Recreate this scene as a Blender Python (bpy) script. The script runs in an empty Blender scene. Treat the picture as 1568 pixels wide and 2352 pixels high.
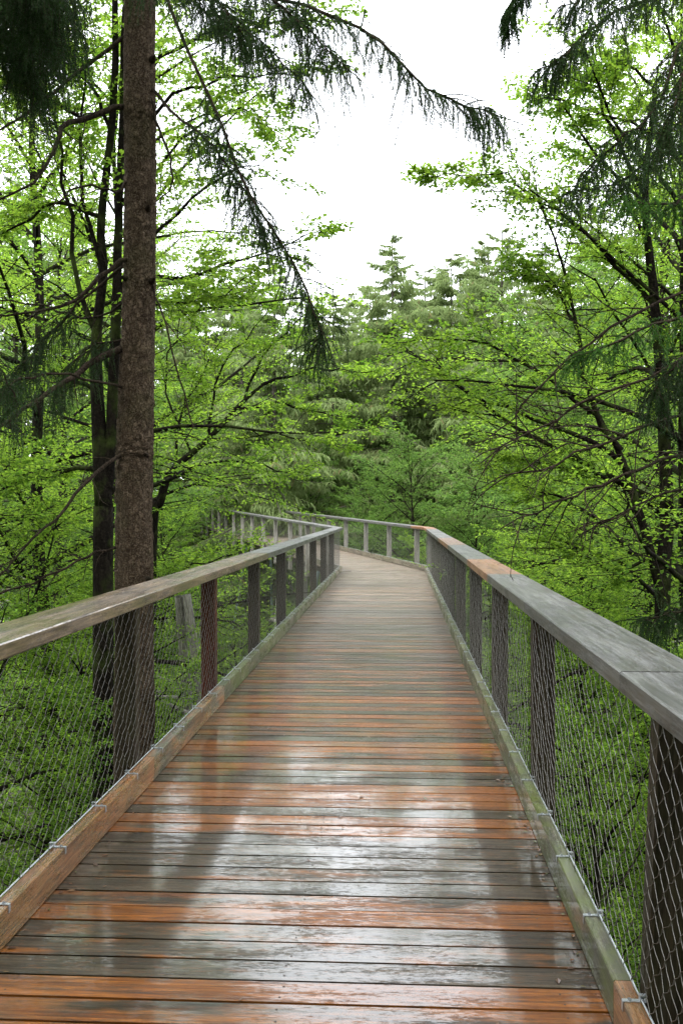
import bpy, math, random
import numpy as np
from math import radians as rad

S = bpy.context.scene
C = S.collection
rng = np.random.default_rng(11)
random.seed(11)

# ------------------------------------------------------------------ camera
YAW, PITCH, EYE = 3.26, -0.20, 1.6
cam_data = bpy.data.cameras.new('camera')
cam = bpy.data.objects.new('camera', cam_data); C.objects.link(cam)
cam_data.sensor_fit = 'VERTICAL'; cam_data.sensor_height = 36; cam_data.lens = 35.0
cam_data.clip_start = 0.05; cam_data.clip_end = 2000
cam.location = (0, 0, EYE)
cam.rotation_euler = (rad(90 + PITCH), 0, rad(YAW))
S.camera = cam

# ------------------------------------------------------------------ sky, sun, exposure
SUN_EL, SUN_AZ = 62, 200
w = bpy.data.worlds.new('World'); S.world = w; w.use_nodes = True
nt = w.node_tree; nt.nodes.clear()
sky = nt.nodes.new('ShaderNodeTexSky'); sky.sky_type = 'NISHITA'; sky.sun_disc = False
sky.sun_elevation = rad(SUN_EL); sky.sun_rotation = rad(SUN_AZ)
sky.air_density = 1.0; sky.dust_density = 6.0; sky.ozone_density = 1.0
mixw = nt.nodes.new('ShaderNodeMixRGB'); mixw.inputs[0].default_value = 0.92
mixw.inputs[2].default_value = (11.5, 11.9, 12.6, 1)          # the closed white cloud layer
nt.links.new(sky.outputs[0], mixw.inputs[1])
bg = nt.nodes.new('ShaderNodeBackground'); bg.inputs[1].default_value = 0.12
nt.links.new(mixw.outputs[0], bg.inputs[0])
wo = nt.nodes.new('ShaderNodeOutputWorld'); nt.links.new(bg.outputs[0], wo.inputs[0])
sun_d = bpy.data.lights.new('sun', 'SUN'); sun_d.energy = 1.5; sun_d.angle = rad(18); sun_d.color = (1, .97, .92)
sun = bpy.data.objects.new('sun', sun_d); C.objects.link(sun)
sun.rotation_euler = (rad(90 - SUN_EL), 0, rad(180 - SUN_AZ))
S.view_settings.view_transform = 'Standard'; S.view_settings.look = 'None'
S.view_settings.exposure = 1.8; S.view_settings.gamma = 1
S.view_settings.use_curve_mapping = False
S.cycles.max_bounces = 7; S.cycles.diffuse_bounces = 2; S.cycles.glossy_bounces = 3
S.cycles.transmission_bounces = 2; S.cycles.transparent_max_bounces = 4
S.cycles.use_denoising = True; S.cycles.denoiser = 'OPENIMAGEDENOISE'; S.cycles.denoising_input_passes = 'RGB_ALBEDO_NORMAL'; S.cycles.denoising_prefilter = 'ACCURATE'
S.cycles.caustics_reflective = False; S.cycles.caustics_refractive = False
GROUND = -9.0

# ------------------------------------------------------------------ maths helpers
_y, _p = rad(YAW), rad(PITCH)
FW = np.array([-math.sin(_y) * math.cos(_p), math.cos(_y) * math.cos(_p), math.sin(_p)])
RT = np.array([math.cos(_y), math.sin(_y), 0.0])
UP = np.cross(RT, FW)
def P(px, py, d):
    """measured picture position (1568 wide print) at a surveyed distance d -> world point"""
    return np.array([0, 0, EYE]) + FW * d + RT * ((px - 784) / 2286 * d) - UP * ((py - 1176) / 2286 * d)
def nrm(v):
    return v / np.maximum(np.linalg.norm(v, axis=-1, keepdims=True), 1e-9)

# ------------------------------------------------------------------ mesh helpers
class MB:
    def __init__(s):
        s.V, s.F, s.A, s.W, s.n = [], {3: [], 4: []}, [], [], 0
    def add(s, V, F, a=0.0, wc=None):
        V = np.asarray(V, float).reshape(-1, 3); F = np.asarray(F, np.int64)
        s.V.append(V); s.F[F.shape[1]].append(F + s.n)
        a = np.broadcast_to(np.asarray(a, float), (len(V),)); s.A.append(a)
        s.W.append(V if wc is None else wc); s.n += len(V)
        return s
    def mesh(s, name, mat, smooth=False, attr='v', wcoord=False):
        V = np.concatenate(s.V)
        f3 = np.concatenate(s.F[3]) if s.F[3] else np.zeros((0, 3), np.int64)
        f4 = np.concatenate(s.F[4]) if s.F[4] else np.zeros((0, 4), np.int64)
        me = bpy.data.meshes.new(name)
        me.vertices.add(len(V)); me.vertices.foreach_set('co', V.astype(np.float32).ravel())
        li = np.concatenate([f3.ravel(), f4.ravel()])
        me.loops.add(len(li)); me.loops.foreach_set('vertex_index', li.astype(np.int32))
        np_ = len(f3) + len(f4)
        me.polygons.add(np_)
        st = np.concatenate([np.arange(len(f3)) * 3, len(f3) * 3 + np.arange(len(f4)) * 4])
        me.polygons.foreach_set('loop_start', st.astype(np.int32))
        me.polygons.foreach_set('loop_total', np.concatenate([np.full(len(f3), 3), np.full(len(f4), 4)]).astype(np.int32))
        me.polygons.foreach_set('use_smooth', np.full(np_, bool(smooth)))
        at = me.attributes.new(attr, 'FLOAT', 'POINT'); at.data.foreach_set('value', np.concatenate(s.A).astype(np.float32))
        if wcoord:
            aw = me.attributes.new('wc', 'FLOAT_VECTOR', 'POINT')
            aw.data.foreach_set('vector', np.concatenate(s.W).astype(np.float32).ravel())
        me.update(calc_edges=True)
        me.materials.append(mat)
        return me
    def build(s, name, mat, parent=None, **k):
        return link(name, s.mesh(name, mat, **k), parent)
def link(name, data, parent=None):
    o = bpy.data.objects.new(name, data); C.objects.link(o)
    if parent is not None: o.parent = parent
    return o
def thing(name, label, cat, loc=(0, 0, 0), group=None):
    o = bpy.data.objects.new(name, None); C.objects.link(o); o.location = loc
    o.empty_display_size = .2
    o['label'] = label; o['category'] = cat
    if group: o['group'] = group
    return o

def box(mb, o, x, y, z, a=0.0, bev=0.0):
    """box from centre-line frame: o origin corner-centre, x/y/z full edge vectors; long axis x. wood coordinate along x."""
    o, x, y, z = map(lambda q: np.asarray(q, float), (o, x, y, z))
    lx, ly, lz = np.linalg.norm(x), np.linalg.norm(y), np.linalg.norm(z)
    off = rng.uniform(0, 50, 3)
    if bev <= 0:
        g = np.array([[i, j, k] for i in (0, 1) for j in (-.5, .5) for k in (-.5, .5)])
        F = [[0, 1, 3, 2], [4, 6, 7, 5], [0, 4, 5, 1], [2, 3, 7, 6], [0, 2, 6, 4], [1, 5, 7, 3]]
    else:
        by, bz, bx = bev / ly, bev / lz, bev / lx
        prof = [(-.5 + by, -.5), (.5 - by, -.5), (.5, -.5 + bz), (.5, .5 - bz), (.5 - by, .5), (-.5 + by, .5), (-.5, .5 - bz), (-.5, -.5 + bz)]
        g = np.array([[i, p, q] for i in (0, 1) for p, q in prof])
        F = [[k, (k + 1) % 8, 8 + (k + 1) % 8, 8 + k] for k in range(8)]
        for b in (0, 8):
            F += [[b + 0, b + 1, b + 2, b + 3], [b + 0, b + 3, b + 4, b + 7], [b + 4, b + 5, b + 6, b + 7]]
    V = o + g[:, :1] * x + g[:, 1:2] * y + g[:, 2:] * z
    wc = g * np.array([lx, ly, lz]) + off
    mb.add(V, F, a, wc)

def tubes(mb, Pt, R, k=5, a=0.0, cap=False):
    """batch of polylines Pt (N,m,3) with radii R (N,m)"""
    Pt = np.asarray(Pt, float); N, m, _ = Pt.shape; R = np.broadcast_to(np.asarray(R, float), (N, m))
    T = nrm(np.gradient(Pt, axis=1))
    mean = nrm(Pt[:, -1] - Pt[:, 0])
    ref = np.where(np.abs(mean[:, 2:3]) > .9, np.array([[1., 0, 0]]), np.array([[0., 0, 1]]))[:, None, :]
    A = nrm(np.cross(T, ref)); B = np.cross(T, A)
    th = np.arange(k) * 2 * math.pi / k
    V = Pt[:, :, None, :] + R[:, :, None, None] * (A[:, :, None, :] * np.cos(th)[None, None, :, None] + B[:, :, None, :] * np.sin(th)[None, None, :, None])
    idx = np.arange(N * m * k).reshape(N, m, k)
    F = np.stack([idx[:, :-1], np.roll(idx[:, :-1], -1, 2), np.roll(idx[:, 1:], -1, 2), idx[:, 1:]], -1).reshape(-1, 4)
    mb.add(V.reshape(-1, 3), F, a if np.isscalar(a) else np.repeat(a, m * k))
    return mb
def smooth_path(pts, m):
    """Catmull-Rom through pts, m samples"""
    p = np.asarray(pts, float); q = np.vstack([2 * p[0] - p[1], p, 2 * p[-1] - p[-2]])
    n = len(p) - 1; t = np.linspace(0, n - 1e-6, m); i = t.astype(int); u = (t - i)[:, None]
    a, b, c, d = q[i], q[i + 1], q[i + 2], q[i + 3]
    return .5 * (2 * b + (c - a) * u + (2 * a - 5 * b + 4 * c - d) * u ** 2 + (3 * b - 3 * c + d - a) * u ** 3)

def sample(Pt, t):
    N, m, _ = Pt.shape; x = t * (m - 1); i = np.clip(x.astype(int), 0, m - 2); u = (x - i)[..., None]
    r = np.arange(N)[:, None]
    return Pt[r, i] * (1 - u) + Pt[r, i + 1] * u, nrm(Pt[r, i + 1] - Pt[r, i])

def sprout(Pt, n, t0, t1, ang, length, m, r, plane=.15, lift=0.0, grav=0.0, wig=.06, lenfall=.6):
    """n side shoots off every polyline, alternate left/right. length: (N,) or scalar"""
    N = len(Pt)
    t = np.linspace(t0, t1, n)[None] + r.uniform(-.4, .4, (N, n)) * (t1 - t0) / max(n, 1); t = np.clip(t, 0.02, .99)
    pos, T = sample(Pt, t)
    up = nrm(np.array([0, 0, 1.]) + r.normal(0, plane, (N, n, 3)))
    side = nrm(np.cross(T, up)); sg = np.where(np.arange(n) % 2 == 0, 1, -1)[None, :, None]
    a = rad(ang) * r.uniform(.7, 1.3, (N, n, 1))
    d = nrm(T * np.cos(a) + side * sg * np.sin(a) + np.array([0, 0, lift]) + r.normal(0, plane * .6, (N, n, 3)))
    L = np.broadcast_to(np.asarray(length, float).reshape(-1, 1), (N, n)) * (1 - lenfall * t) * r.uniform(.65, 1.3, (N, n))
    d = d.reshape(-1, 3); L = L.reshape(-1, 1)
    out = [pos.reshape(-1, 3)]
    for k in range(m - 1):
        d = nrm(d + r.normal(0, wig, d.shape) + np.array([0, 0, grav]))
        out.append(out[-1] + d * L / (m - 1))
    return np.stack(out, 1), L[:, 0]

def leaves(mb, pos, axis, up, L, W, r, fold=.25):
    """one pointed leaf per row: kite folded along its midrib"""
    n = len(pos); axis = nrm(axis); s = nrm(np.cross(axis, up)); u = np.cross(s, axis)
    L = np.broadcast_to(L, (n,))[:, None]; W = np.broadcast_to(W, (n,))[:, None]
    mid = pos + axis * L * .45
    V = np.stack([pos, mid + s * W * .5 + u * W * fold, pos + axis * L, mid - s * W * .5 + u * W * fold], 1)
    b = np.arange(n)[:, None] * 4
    F = np.concatenate([b + np.array([[0, 1, 2]]), b + np.array([[0, 2, 3]])])
    mb.add(V.reshape(-1, 3), F, np.repeat(r.uniform(0, 1, n), 4))

def leaf_up(mb, Pt, per, L, r, t0=.12, tilt=.42):
    """leaves set alternately along twigs"""
    N = len(Pt); t = np.linspace(t0, 1, per)[None] + r.uniform(-.06, .06, (N, per)); t = np.clip(t, 0, .999)
    pos, T = sample(Pt, t)
    up = nrm(np.array([0, 0, 1.]) + r.normal(0, tilt, (N, per, 3)))
    s = nrm(np.cross(T, up)) * np.where(np.arange(per) % 2 == 0, 1, -1)[None, :, None]
    ax = nrm(T * .65 + s * .8 + r.normal(0, .22, (N, per, 3)) + np.array([0, 0, -.15]))
    ll = L * r.uniform(.6, 1.2, (N, per))
    pos = pos + r.normal(0, L * .25, pos.shape)
    leaves(mb, pos.reshape(-1, 3), ax.reshape(-1, 3), up.reshape(-1, 3), ll.ravel(), ll.ravel() * .62, r)

# ------------------------------------------------------------------ materials
def mat(name):
    m = bpy.data.materials.new(name); m.use_nodes = True; n = m.node_tree; n.nodes.clear()
    o = n.nodes.new('ShaderNodeOutputMaterial'); b = n.nodes.new('ShaderNodeBsdfPrincipled')
    n.links.new(b.outputs[0], o.inputs[0])
    return m, n, b, o
class G:
    """terse node maker"""
    def __init__(s, n): s.n = n
    def new(s, t, **k):
        q = s.n.nodes.new(t)
        for a, v in k.items():
            if a.startswith('i_'):
                key = a[2:]; key = int(key) if key.isdigit() else key
                tgt = q.inputs[key]
                if isinstance(v, bpy.types.NodeSocket): s.n.links.new(v, tgt)
                else: tgt.default_value = v
            else: setattr(q, a, v)
        return q
    def attr(s, nm, out='Fac'): return s.new('ShaderNodeAttribute', attribute_name=nm).outputs[out]
    def noise(s, vec, sc, det=4, rough=.55, dist=0, col=False):
        q = s.new('ShaderNodeTexNoise', i_Scale=sc, i_Detail=det, i_Roughness=rough, i_Distortion=dist)
        if vec is not None: s.n.links.new(vec, q.inputs['Vector'])
        return q.outputs['Color' if col else 'Fac']
    def map(s, vec, sc=(1, 1, 1), loc=(0, 0, 0)):
        q = s.new('ShaderNodeMapping'); s.n.links.new(vec, q.inputs[0]); q.inputs[3].default_value = sc; q.inputs[1].default_value = loc
        return q.outputs[0]
    def ramp(s, f, *st):
        q = s.new('ShaderNodeValToRGB'); s.n.links.new(f, q.inputs[0]); e = q.color_ramp.elements
        while len(e) < len(st): e.new(.5)
        for k, (p, c) in enumerate(st):
            e[k].position = p; e[k].color = (c, c, c, 1) if np.isscalar(c) else (*c, 1)
        return q.outputs[0]
    def mix(s, f, a, b, mode='MIX'):
        q = s.new('ShaderNodeMixRGB', blend_type=mode)
        for i, v in enumerate((f, a, b)):
            if isinstance(v, bpy.types.NodeSocket): s.n.links.new(v, q.inputs[i])
            else: q.inputs[i].default_value = v if (i == 0) else (*v, 1)
        return q.outputs[0]
    def math(s, op, a, b=0.0):
        q = s.new('ShaderNodeMath', operation=op)
        for i, v in enumerate((a, b)):
            if isinstance(v, bpy.types.NodeSocket): s.n.links.new(v, q.inputs[i])
            else: q.inputs[i].default_value = v
        return q.outputs[0]
    def bump(s, h, st, dist, nrm_=None):
        q = s.new('ShaderNodeBump', i_Strength=st, i_Distance=dist); s.n.links.new(h, q.inputs['Height'])
        if nrm_ is not None: s.n.links.new(nrm_, q.inputs['Normal'])
        return q.outputs[0]

def wood(name, grey, grey2, fresh, fresh2, moss=0.0, wet=1.0, rmin=.1, rmax=.5, stain=.6, spec=.5, lit_dry_far=False, cb=.13):
    """weathered larch: attribute v = how fresh (orange) each board is; wc = board coordinates, x along the grain"""
    m, n, b, o = mat(name); g = G(n); L = n.links
    wc = g.attr('wc', 'Vector'); v = g.attr('v')
    grain = g.noise(g.map(wc, (2.5, 60, 60)), 1.0, 5, .65, .6)
    fine = g.noise(g.map(wc, (10, 260, 260)), 1.0, 3, .6)
    blot = g.noise(g.map(wc, (2.2, 9, 9)), 1.0, 5, .6)
    gc = g.mix(g.ramp(grain, (.38, 0), (.62, 1)), tuple(x * .75 for x in grey), tuple(x * 1.15 for x in grey2))
    fc = g.mix(g.ramp(grain, (.38, 0), (.62, 1)), tuple(x * .85 for x in fresh), fresh2)
    # ends and patches of a fresh board have already greyed
    vv = g.math('ADD', v, g.math('MULTIPLY', g.math('SUBTRACT', blot, .5), 1.5))
    c = g.mix(g.ramp(vv, (.38, 0), (.62, 1)), gc, fc)
    dk = g.ramp(g.noise(g.map(wc, (3, 24, 24), (7, 3, 1)), 1.0, 6, .78), (.54, 0), (.62, 1))
    c = g.mix(g.math('MULTIPLY', dk, stain), c, (.03, .027, .022))
    c = g.mix(g.math('MULTIPLY', g.ramp(fine, (.36, 1), (.48, 0)), .7), c, (.05, .035, .022))
    if lit_dry_far:      # open-sky brightness put into the far boards' colour, along with bleaching and drying
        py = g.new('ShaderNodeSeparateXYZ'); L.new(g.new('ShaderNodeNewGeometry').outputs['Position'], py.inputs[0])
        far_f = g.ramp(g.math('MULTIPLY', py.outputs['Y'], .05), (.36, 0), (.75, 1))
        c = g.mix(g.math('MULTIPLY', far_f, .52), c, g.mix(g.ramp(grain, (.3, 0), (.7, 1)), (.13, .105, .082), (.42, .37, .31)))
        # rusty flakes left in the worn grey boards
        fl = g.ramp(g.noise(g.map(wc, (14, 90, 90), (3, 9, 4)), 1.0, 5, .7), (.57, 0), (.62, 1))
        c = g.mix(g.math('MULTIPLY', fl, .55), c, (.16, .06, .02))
    # knots
    vo = g.new('ShaderNodeTexVoronoi', i_Scale=1.0, i_Randomness=1.0); L.new(g.map(wc, (1.3, 6, 6)), vo.inputs['Vector'])
    c = g.mix(g.ramp(vo.outputs['Distance'], (.06, .85), (.13, 0)), c, (.045, .02, .012))
    # shallow worm-worn flecks running with the grain
    if moss > 0:
        geo = g.new('ShaderNodeNewGeometry'); pos = geo.outputs['Position']
        mo = g.noise(pos, 9, 6, .7); mo2 = g.noise(pos, 1.1, 2, .5)
        f = g.math('MULTIPLY', g.ramp(g.math('ADD', mo, g.math('MULTIPLY', mo2, .5)), (.62, 0), (.86, 1)), moss)
        c = g.mix(f, c, g.mix(mo2, (.055, .075, .012), (.11, .13, .03)))
    c = g.mix(1.0, c, g.ramp(g.noise(g.map(wc, (1.1, 5, 5), (11, 2, 6)), 1.0, 5, .65), (.3, .55), (.7, 1.15)), 'MULTIPLY')
    L.new(c, b.inputs['Base Color'])
    geo2 = g.new('ShaderNodeNewGeometry'); pos2 = geo2.outputs['Position']
    pud = g.noise(g.map(wc, (1.6, 7, 7)), 1.0, 5, .62, .3)
    drops = g.noise(g.map(wc, (38, 150, 150)), 1.0, 4, .72)
    wetm = g.ramp(g.math('ADD', pud, g.math('MULTIPLY', g.math('SUBTRACT', drops, .5), .55)), (.44, 0), (.54, 1))
    ro = g.math('ADD', g.math('MULTIPLY', wetm, rmin - rmax), rmax)
    L.new(ro, b.inputs['Roughness'])
    b.inputs['Specular IOR Level'].default_value = spec
    b.inputs['Coat Weight'].default_value = 0
    speck = g.noise(g.map(wc, (24, 105, 105), (2, 5, 8)), 1.0, 5, .76)
    ripple = g.noise(g.map(wc, (7, 26, 26), (4, 1, 8)), 1.0, 2, .5)
    film = g.ramp(g.math('ADD', speck, g.math('MULTIPLY', g.math('SUBTRACT', pud, .5), .75)), (.46, 0), (.53, 1))
    cw = g.math('MULTIPLY', g.math('ADD', g.math('MULTIPLY', film, .9), .1), wet)
    if lit_dry_far: cw = g.math('MULTIPLY', cw, g.math('SUBTRACT', 1.0, g.math('MULTIPLY', far_f, .9)))
    L.new(cw, b.inputs['Coat Weight']); b.inputs['Coat Roughness'].default_value = .085
    b.inputs['Coat IOR'].default_value = 1.42
    h1 = g.math('ADD', g.math('MULTIPLY', grain, .6), g.math('MULTIPLY', fine, .5))
    nb = g.bump(h1, .22, .0012); nb = g.bump(drops, .12, .0015, nb)
    L.new(nb, b.inputs['Normal'])
    nc = g.bump(ripple, cb, .003)
    L.new(nc, b.inputs['Coat Normal'])
    return m
M = {}
M['deck'] = wood('wet_decking', (.018, .013, .008), (.075, .055, .035), (.11, .030, .006), (.31, .105, .018), moss=.05, lit_dry_far=True, cb=.17, wet=1.0, rmin=.28, rmax=.5, spec=.15)
M['rail'] = wood('handrail_timber', (.06, .059, .057), (.125, .124, .12), (.20, .085, .04), (.30, .15, .075), moss=.0, wet=.0, rmin=.34, rmax=.48, stain=.25, spec=.4)
M['rail_brown'] = wood('brown_wet_handrail', (.075, .045, .024), (.20, .138, .084), (.14, .05, .02), (.24, .11, .05), moss=.0, wet=.55, rmin=.3, rmax=.6, stain=.6)
M['curb'] = wood('kick_board_timber', (.085, .07, .05), (.19, .16, .12), (.20, .07, .02), (.36, .17, .07), moss=.25, wet=.5, rmin=.25, rmax=.6, stain=.5)
M['curb_moss'] = wood('mossy_kick_board', (.05, .048, .03), (.12, .115, .07), (.30, .12, .04), (.4, .2, .08), moss=.95, wet=.4, rmin=.3, rmax=.7, stain=.5)
M['post'] = wood('post_timber', (.016, .012, .008), (.04, .03, .022), (.05, .010, .006), (.08, .018, .010), moss=.1, wet=.0, rmin=.4, rmax=.8, stain=.5, spec=.1)
M['postgrey'] = wood('weathered_grey_timber', (.14, .13, .115), (.30, .285, .255), (.16, .05, .03), (.24, .09, .05), moss=.1, wet=.0, rmin=.4, rmax=.8, stain=.4)

def metal(name, col, rough):
    m, n, b, o = mat(name); g = G(n)
    b.inputs['Metallic'].default_value = 1
    tc = g.new('ShaderNodeTexCoord').outputs['Object']
    n.links.new(g.mix(g.noise(tc, 30, 4), col, tuple(x * .6 for x in col)), b.inputs['Base Color'])
    n.links.new(g.ramp(g.noise(tc, 60, 3), (.3, rough), (.7, rough * 1.8)), b.inputs['Roughness'])
    return m
M['wire'] = metal('stainless_wire', (.20, .19, .175), .28)
M['zinc'] = metal('galvanised_steel', (.60, .63, .66), .3)
m, n, b, o = mat('blue_grey_painted_steel'); g = G(n)
n.links.new(g.mix(g.noise(g.new('ShaderNodeTexCoord').outputs['Object'], 3, 5), (.22, .30, .32), (.32, .40, .42)), b.inputs['Base Color']); b.inputs['Roughness'].default_value = .5
M['steel'] = m
m, n, b, o = mat('rusted_screw'); b.inputs['Base Color'].default_value = (.05, .035, .028, 1); b.inputs['Roughness'].default_value = .5; b.inputs['Metallic'].default_value = .6
M['screw'] = m

def bark(name, c0, c1, c2, scale, strength, stretch=1.0, moss=0.0):
    m, n, b, o = mat(name); g = G(n); L = n.links
    tc = g.new('ShaderNodeTexCoord').outputs['Object']
    warp = g.mix(.10, g.map(tc, (1, 1, stretch)), g.noise(tc, scale * .6, 4, .6, 0, True), 'ADD')
    vo = g.new('ShaderNodeTexVoronoi', i_Scale=scale, feature='DISTANCE_TO_EDGE'); L.new(warp, vo.inputs['Vector'])
    vc = g.new('ShaderNodeTexVoronoi', i_Scale=scale); L.new(warp, vc.inputs['Vector'])
    fine = g.noise(tc, scale * 3, 5, .7)
    c = g.mix(g.ramp(vc.outputs['Color'], (.1, 0), (.9, 1)), c0, c1)
    c = g.mix(g.ramp(fine, (.45, 0), (.7, .8)), c, c2)
    c = g.mix(g.ramp(vo.outputs['Distance'], (.0, .5), (.10, 0)), c, tuple(x * .25 for x in c0))
    if moss: c = g.mix(g.math('MULTIPLY', g.ramp(g.noise(tc, 2.2, 5, .6), (.5, 0), (.66, 1)), moss), c, (.05, .075, .015))
    L.new(c, b.inputs['Base Color']); b.inputs['Roughness'].default_value = .85; b.inputs['Specular IOR Level'].default_value = .03
    h = g.math('ADD', g.ramp(vo.outputs['Distance'], (0, 0), (.18, 1)), g.math('ADD', g.math('MULTIPLY', vc.outputs['Distance'], .5), g.math('MULTIPLY', fine, .8)))
    L.new(g.bump(h, strength, .02), b.inputs['Normal'])
    return m
M['spruce_bark'] = bark('spruce_bark', (.042, .028, .018), (.105, .075, .050), (.22, .175, .13), 28, 1.0, .6, .15)
M['beech_bark'] = bark('wet_beech_bark', (.006, .005, .004), (.013, .011, .008), (.024, .02, .015), 14, .5, .25, .5)
M['green_twig'] = bark('green_twig', (.03, .035, .015), (.05, .055, .02), (.07, .06, .03), 20, .3)
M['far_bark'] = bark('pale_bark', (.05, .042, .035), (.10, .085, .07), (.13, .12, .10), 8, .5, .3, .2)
M['twig'] = bark('dead_twig_bark', (.015, .012, .009), (.032, .024, .018), (.07, .052, .038), 20, .5, .3, .1)

def leafmat(name, d0, d1, t0, t1, trans=.45, rough=.45, spec=.2, brown=None):
    m, n, b, o = mat(name); g = G(n); L = n.links
    v = g.attr('v')
    pos = g.new('ShaderNodeNewGeometry').outputs['Position']
    cl = g.ramp(g.noise(pos, .7, 3), (.35, 0), (.65, 1))
    f = g.math('ADD', g.math('MULTIPLY', v, .65), g.math('MULTIPLY', cl, .35))
    c = g.mix(f, d0, d1)
    if brown: c = g.mix(g.ramp(v, (.93, 0), (.96, .8)), c, brown)
    L.new(c, b.inputs['Base Color']); b.inputs['Roughness'].default_value = rough
    b.inputs['Specular IOR Level'].default_value = spec * .3
    tr = n.nodes.new('ShaderNodeBsdfTranslucent'); L.new(g.mix(f, t0, t1), tr.inputs[0])
    mx = n.nodes.new('ShaderNodeMixShader'); mx.inputs[0].default_value = trans
    L.new(b.outputs[0], mx.inputs[1]); L.new(tr.outputs[0], mx.inputs[2]); L.new(mx.outputs[0], o.inputs[0])
    return m
M['beech_leaf'] = leafmat('beech_leaves', (.026, .066, .013), (.11, .185, .036), (.11, .27, .018), (.44, .64, .065), .55)
M['far_leaf'] = leafmat('distant_beech_leaves', (.038, .088, .02), (.10, .17, .04), (.09, .20, .03), (.24, .38, .07), .5)
M['needle'] = leafmat('spruce_needles', (.012, .030, .009), (.03, .068, .018), (.02, .055, .01), (.05, .11, .02), .22, .5, .3)
M['fresh_needle'] = leafmat('fresh_spruce_needles', (.02, .065, .010), (.045, .12, .02), (.03, .09, .01), (.07, .17, .02), .3, .5, .3)
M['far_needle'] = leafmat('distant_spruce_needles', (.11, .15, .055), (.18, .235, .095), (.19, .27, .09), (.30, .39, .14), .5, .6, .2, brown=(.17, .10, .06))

m, n, b, o = mat('forest_floor'); g = G(n)
tc = g.new('ShaderNodeTexCoord').outputs['Object']
c = g.mix(g.ramp(g.noise(tc, .35, 6, .6), (.4, 0), (.62, 1)), (.035, .026, .017), (.03, .05, .012))
c = g.mix(g.ramp(g.noise(tc, 6, 5, .7), (.5, 0), (.7, .8)), c, (.08, .055, .03))
n.links.new(c, b.inputs['Base Color']); b.inputs['Roughness'].default_value = .9
n.links.new(g.bump(g.noise(tc, 5, 6, .7), 1, .2), b.inputs['Normal'])
M['ground'] = m

# ------------------------------------------------------------------ ground
def gz(x, y):
    return GROUND + .9 * np.sin(x * .06 + 1) * np.cos(y * .045) + .35 * np.sin(x * .21 + y * .13) + np.clip((np.hypot(x, y - 20) - 110) * .03, 0, 12)
g1 = np.concatenate([-np.geomspace(600, 42, 14), np.linspace(-40, 40, 41), np.geomspace(42, 600, 14)])
XX, YY = np.meshgrid(g1, g1 + 20); n1 = len(g1)
idx = np.arange(n1 * n1).reshape(n1, n1)
mb = MB(); mb.add(np.stack([XX, YY, gz(XX, YY)], -1).reshape(-1, 3), np.stack([idx[:-1, :-1], idx[:-1, 1:], idx[1:, 1:], idx[1:, :-1]], -1).reshape(-1, 4))
gr = mb.build('ground', M['ground'], smooth=True); gr['kind'] = 'structure'

# ------------------------------------------------------------------ the walkway's line
A1 = rad(17.5)
D1 = np.array([0, 1, 0.]); D2 = np.array([-math.sin(A1), math.cos(A1), .02]); A2 = rad(40); D3 = np.array([-math.sin(A2), math.cos(A2), .02])
XL, XR = -1.43, .664
CX = (XL + XR) / 2; HW = (XR - XL) / 2
K0 = np.array([CX, -3.0, 0]); K1 = np.array([CX, 25.4, 0]); K2 = K1 + D2 * 38; K3 = K2 + D3 * 16
knots = [K0, K1, K2, K3]
def offset_line(off, z=0):
    """walkway line offset to the right by off (mitred at the bends)"""
    out = []
    dirs = [nrm((knots[i + 1] - knots[i])[:2]) for i in range(3)]
    for i, k in enumerate(knots):
        if i == 0: nn = np.array([dirs[0][1], -dirs[0][0]]); s = 1
        elif i == 3: nn = np.array([dirs[2][1], -dirs[2][0]]); s = 1
        else:
            a = np.array([dirs[i - 1][1], -dirs[i - 1][0]]); b_ = np.array([dirs[i][1], -dirs[i][0]])
            nn = nrm(a + b_); s = 1 / nn.dot(a)
        out.append(np.array([k[0] + nn[0] * off * s, k[1] + nn[1] * off * s, k[2] + z]))
    return out

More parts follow.
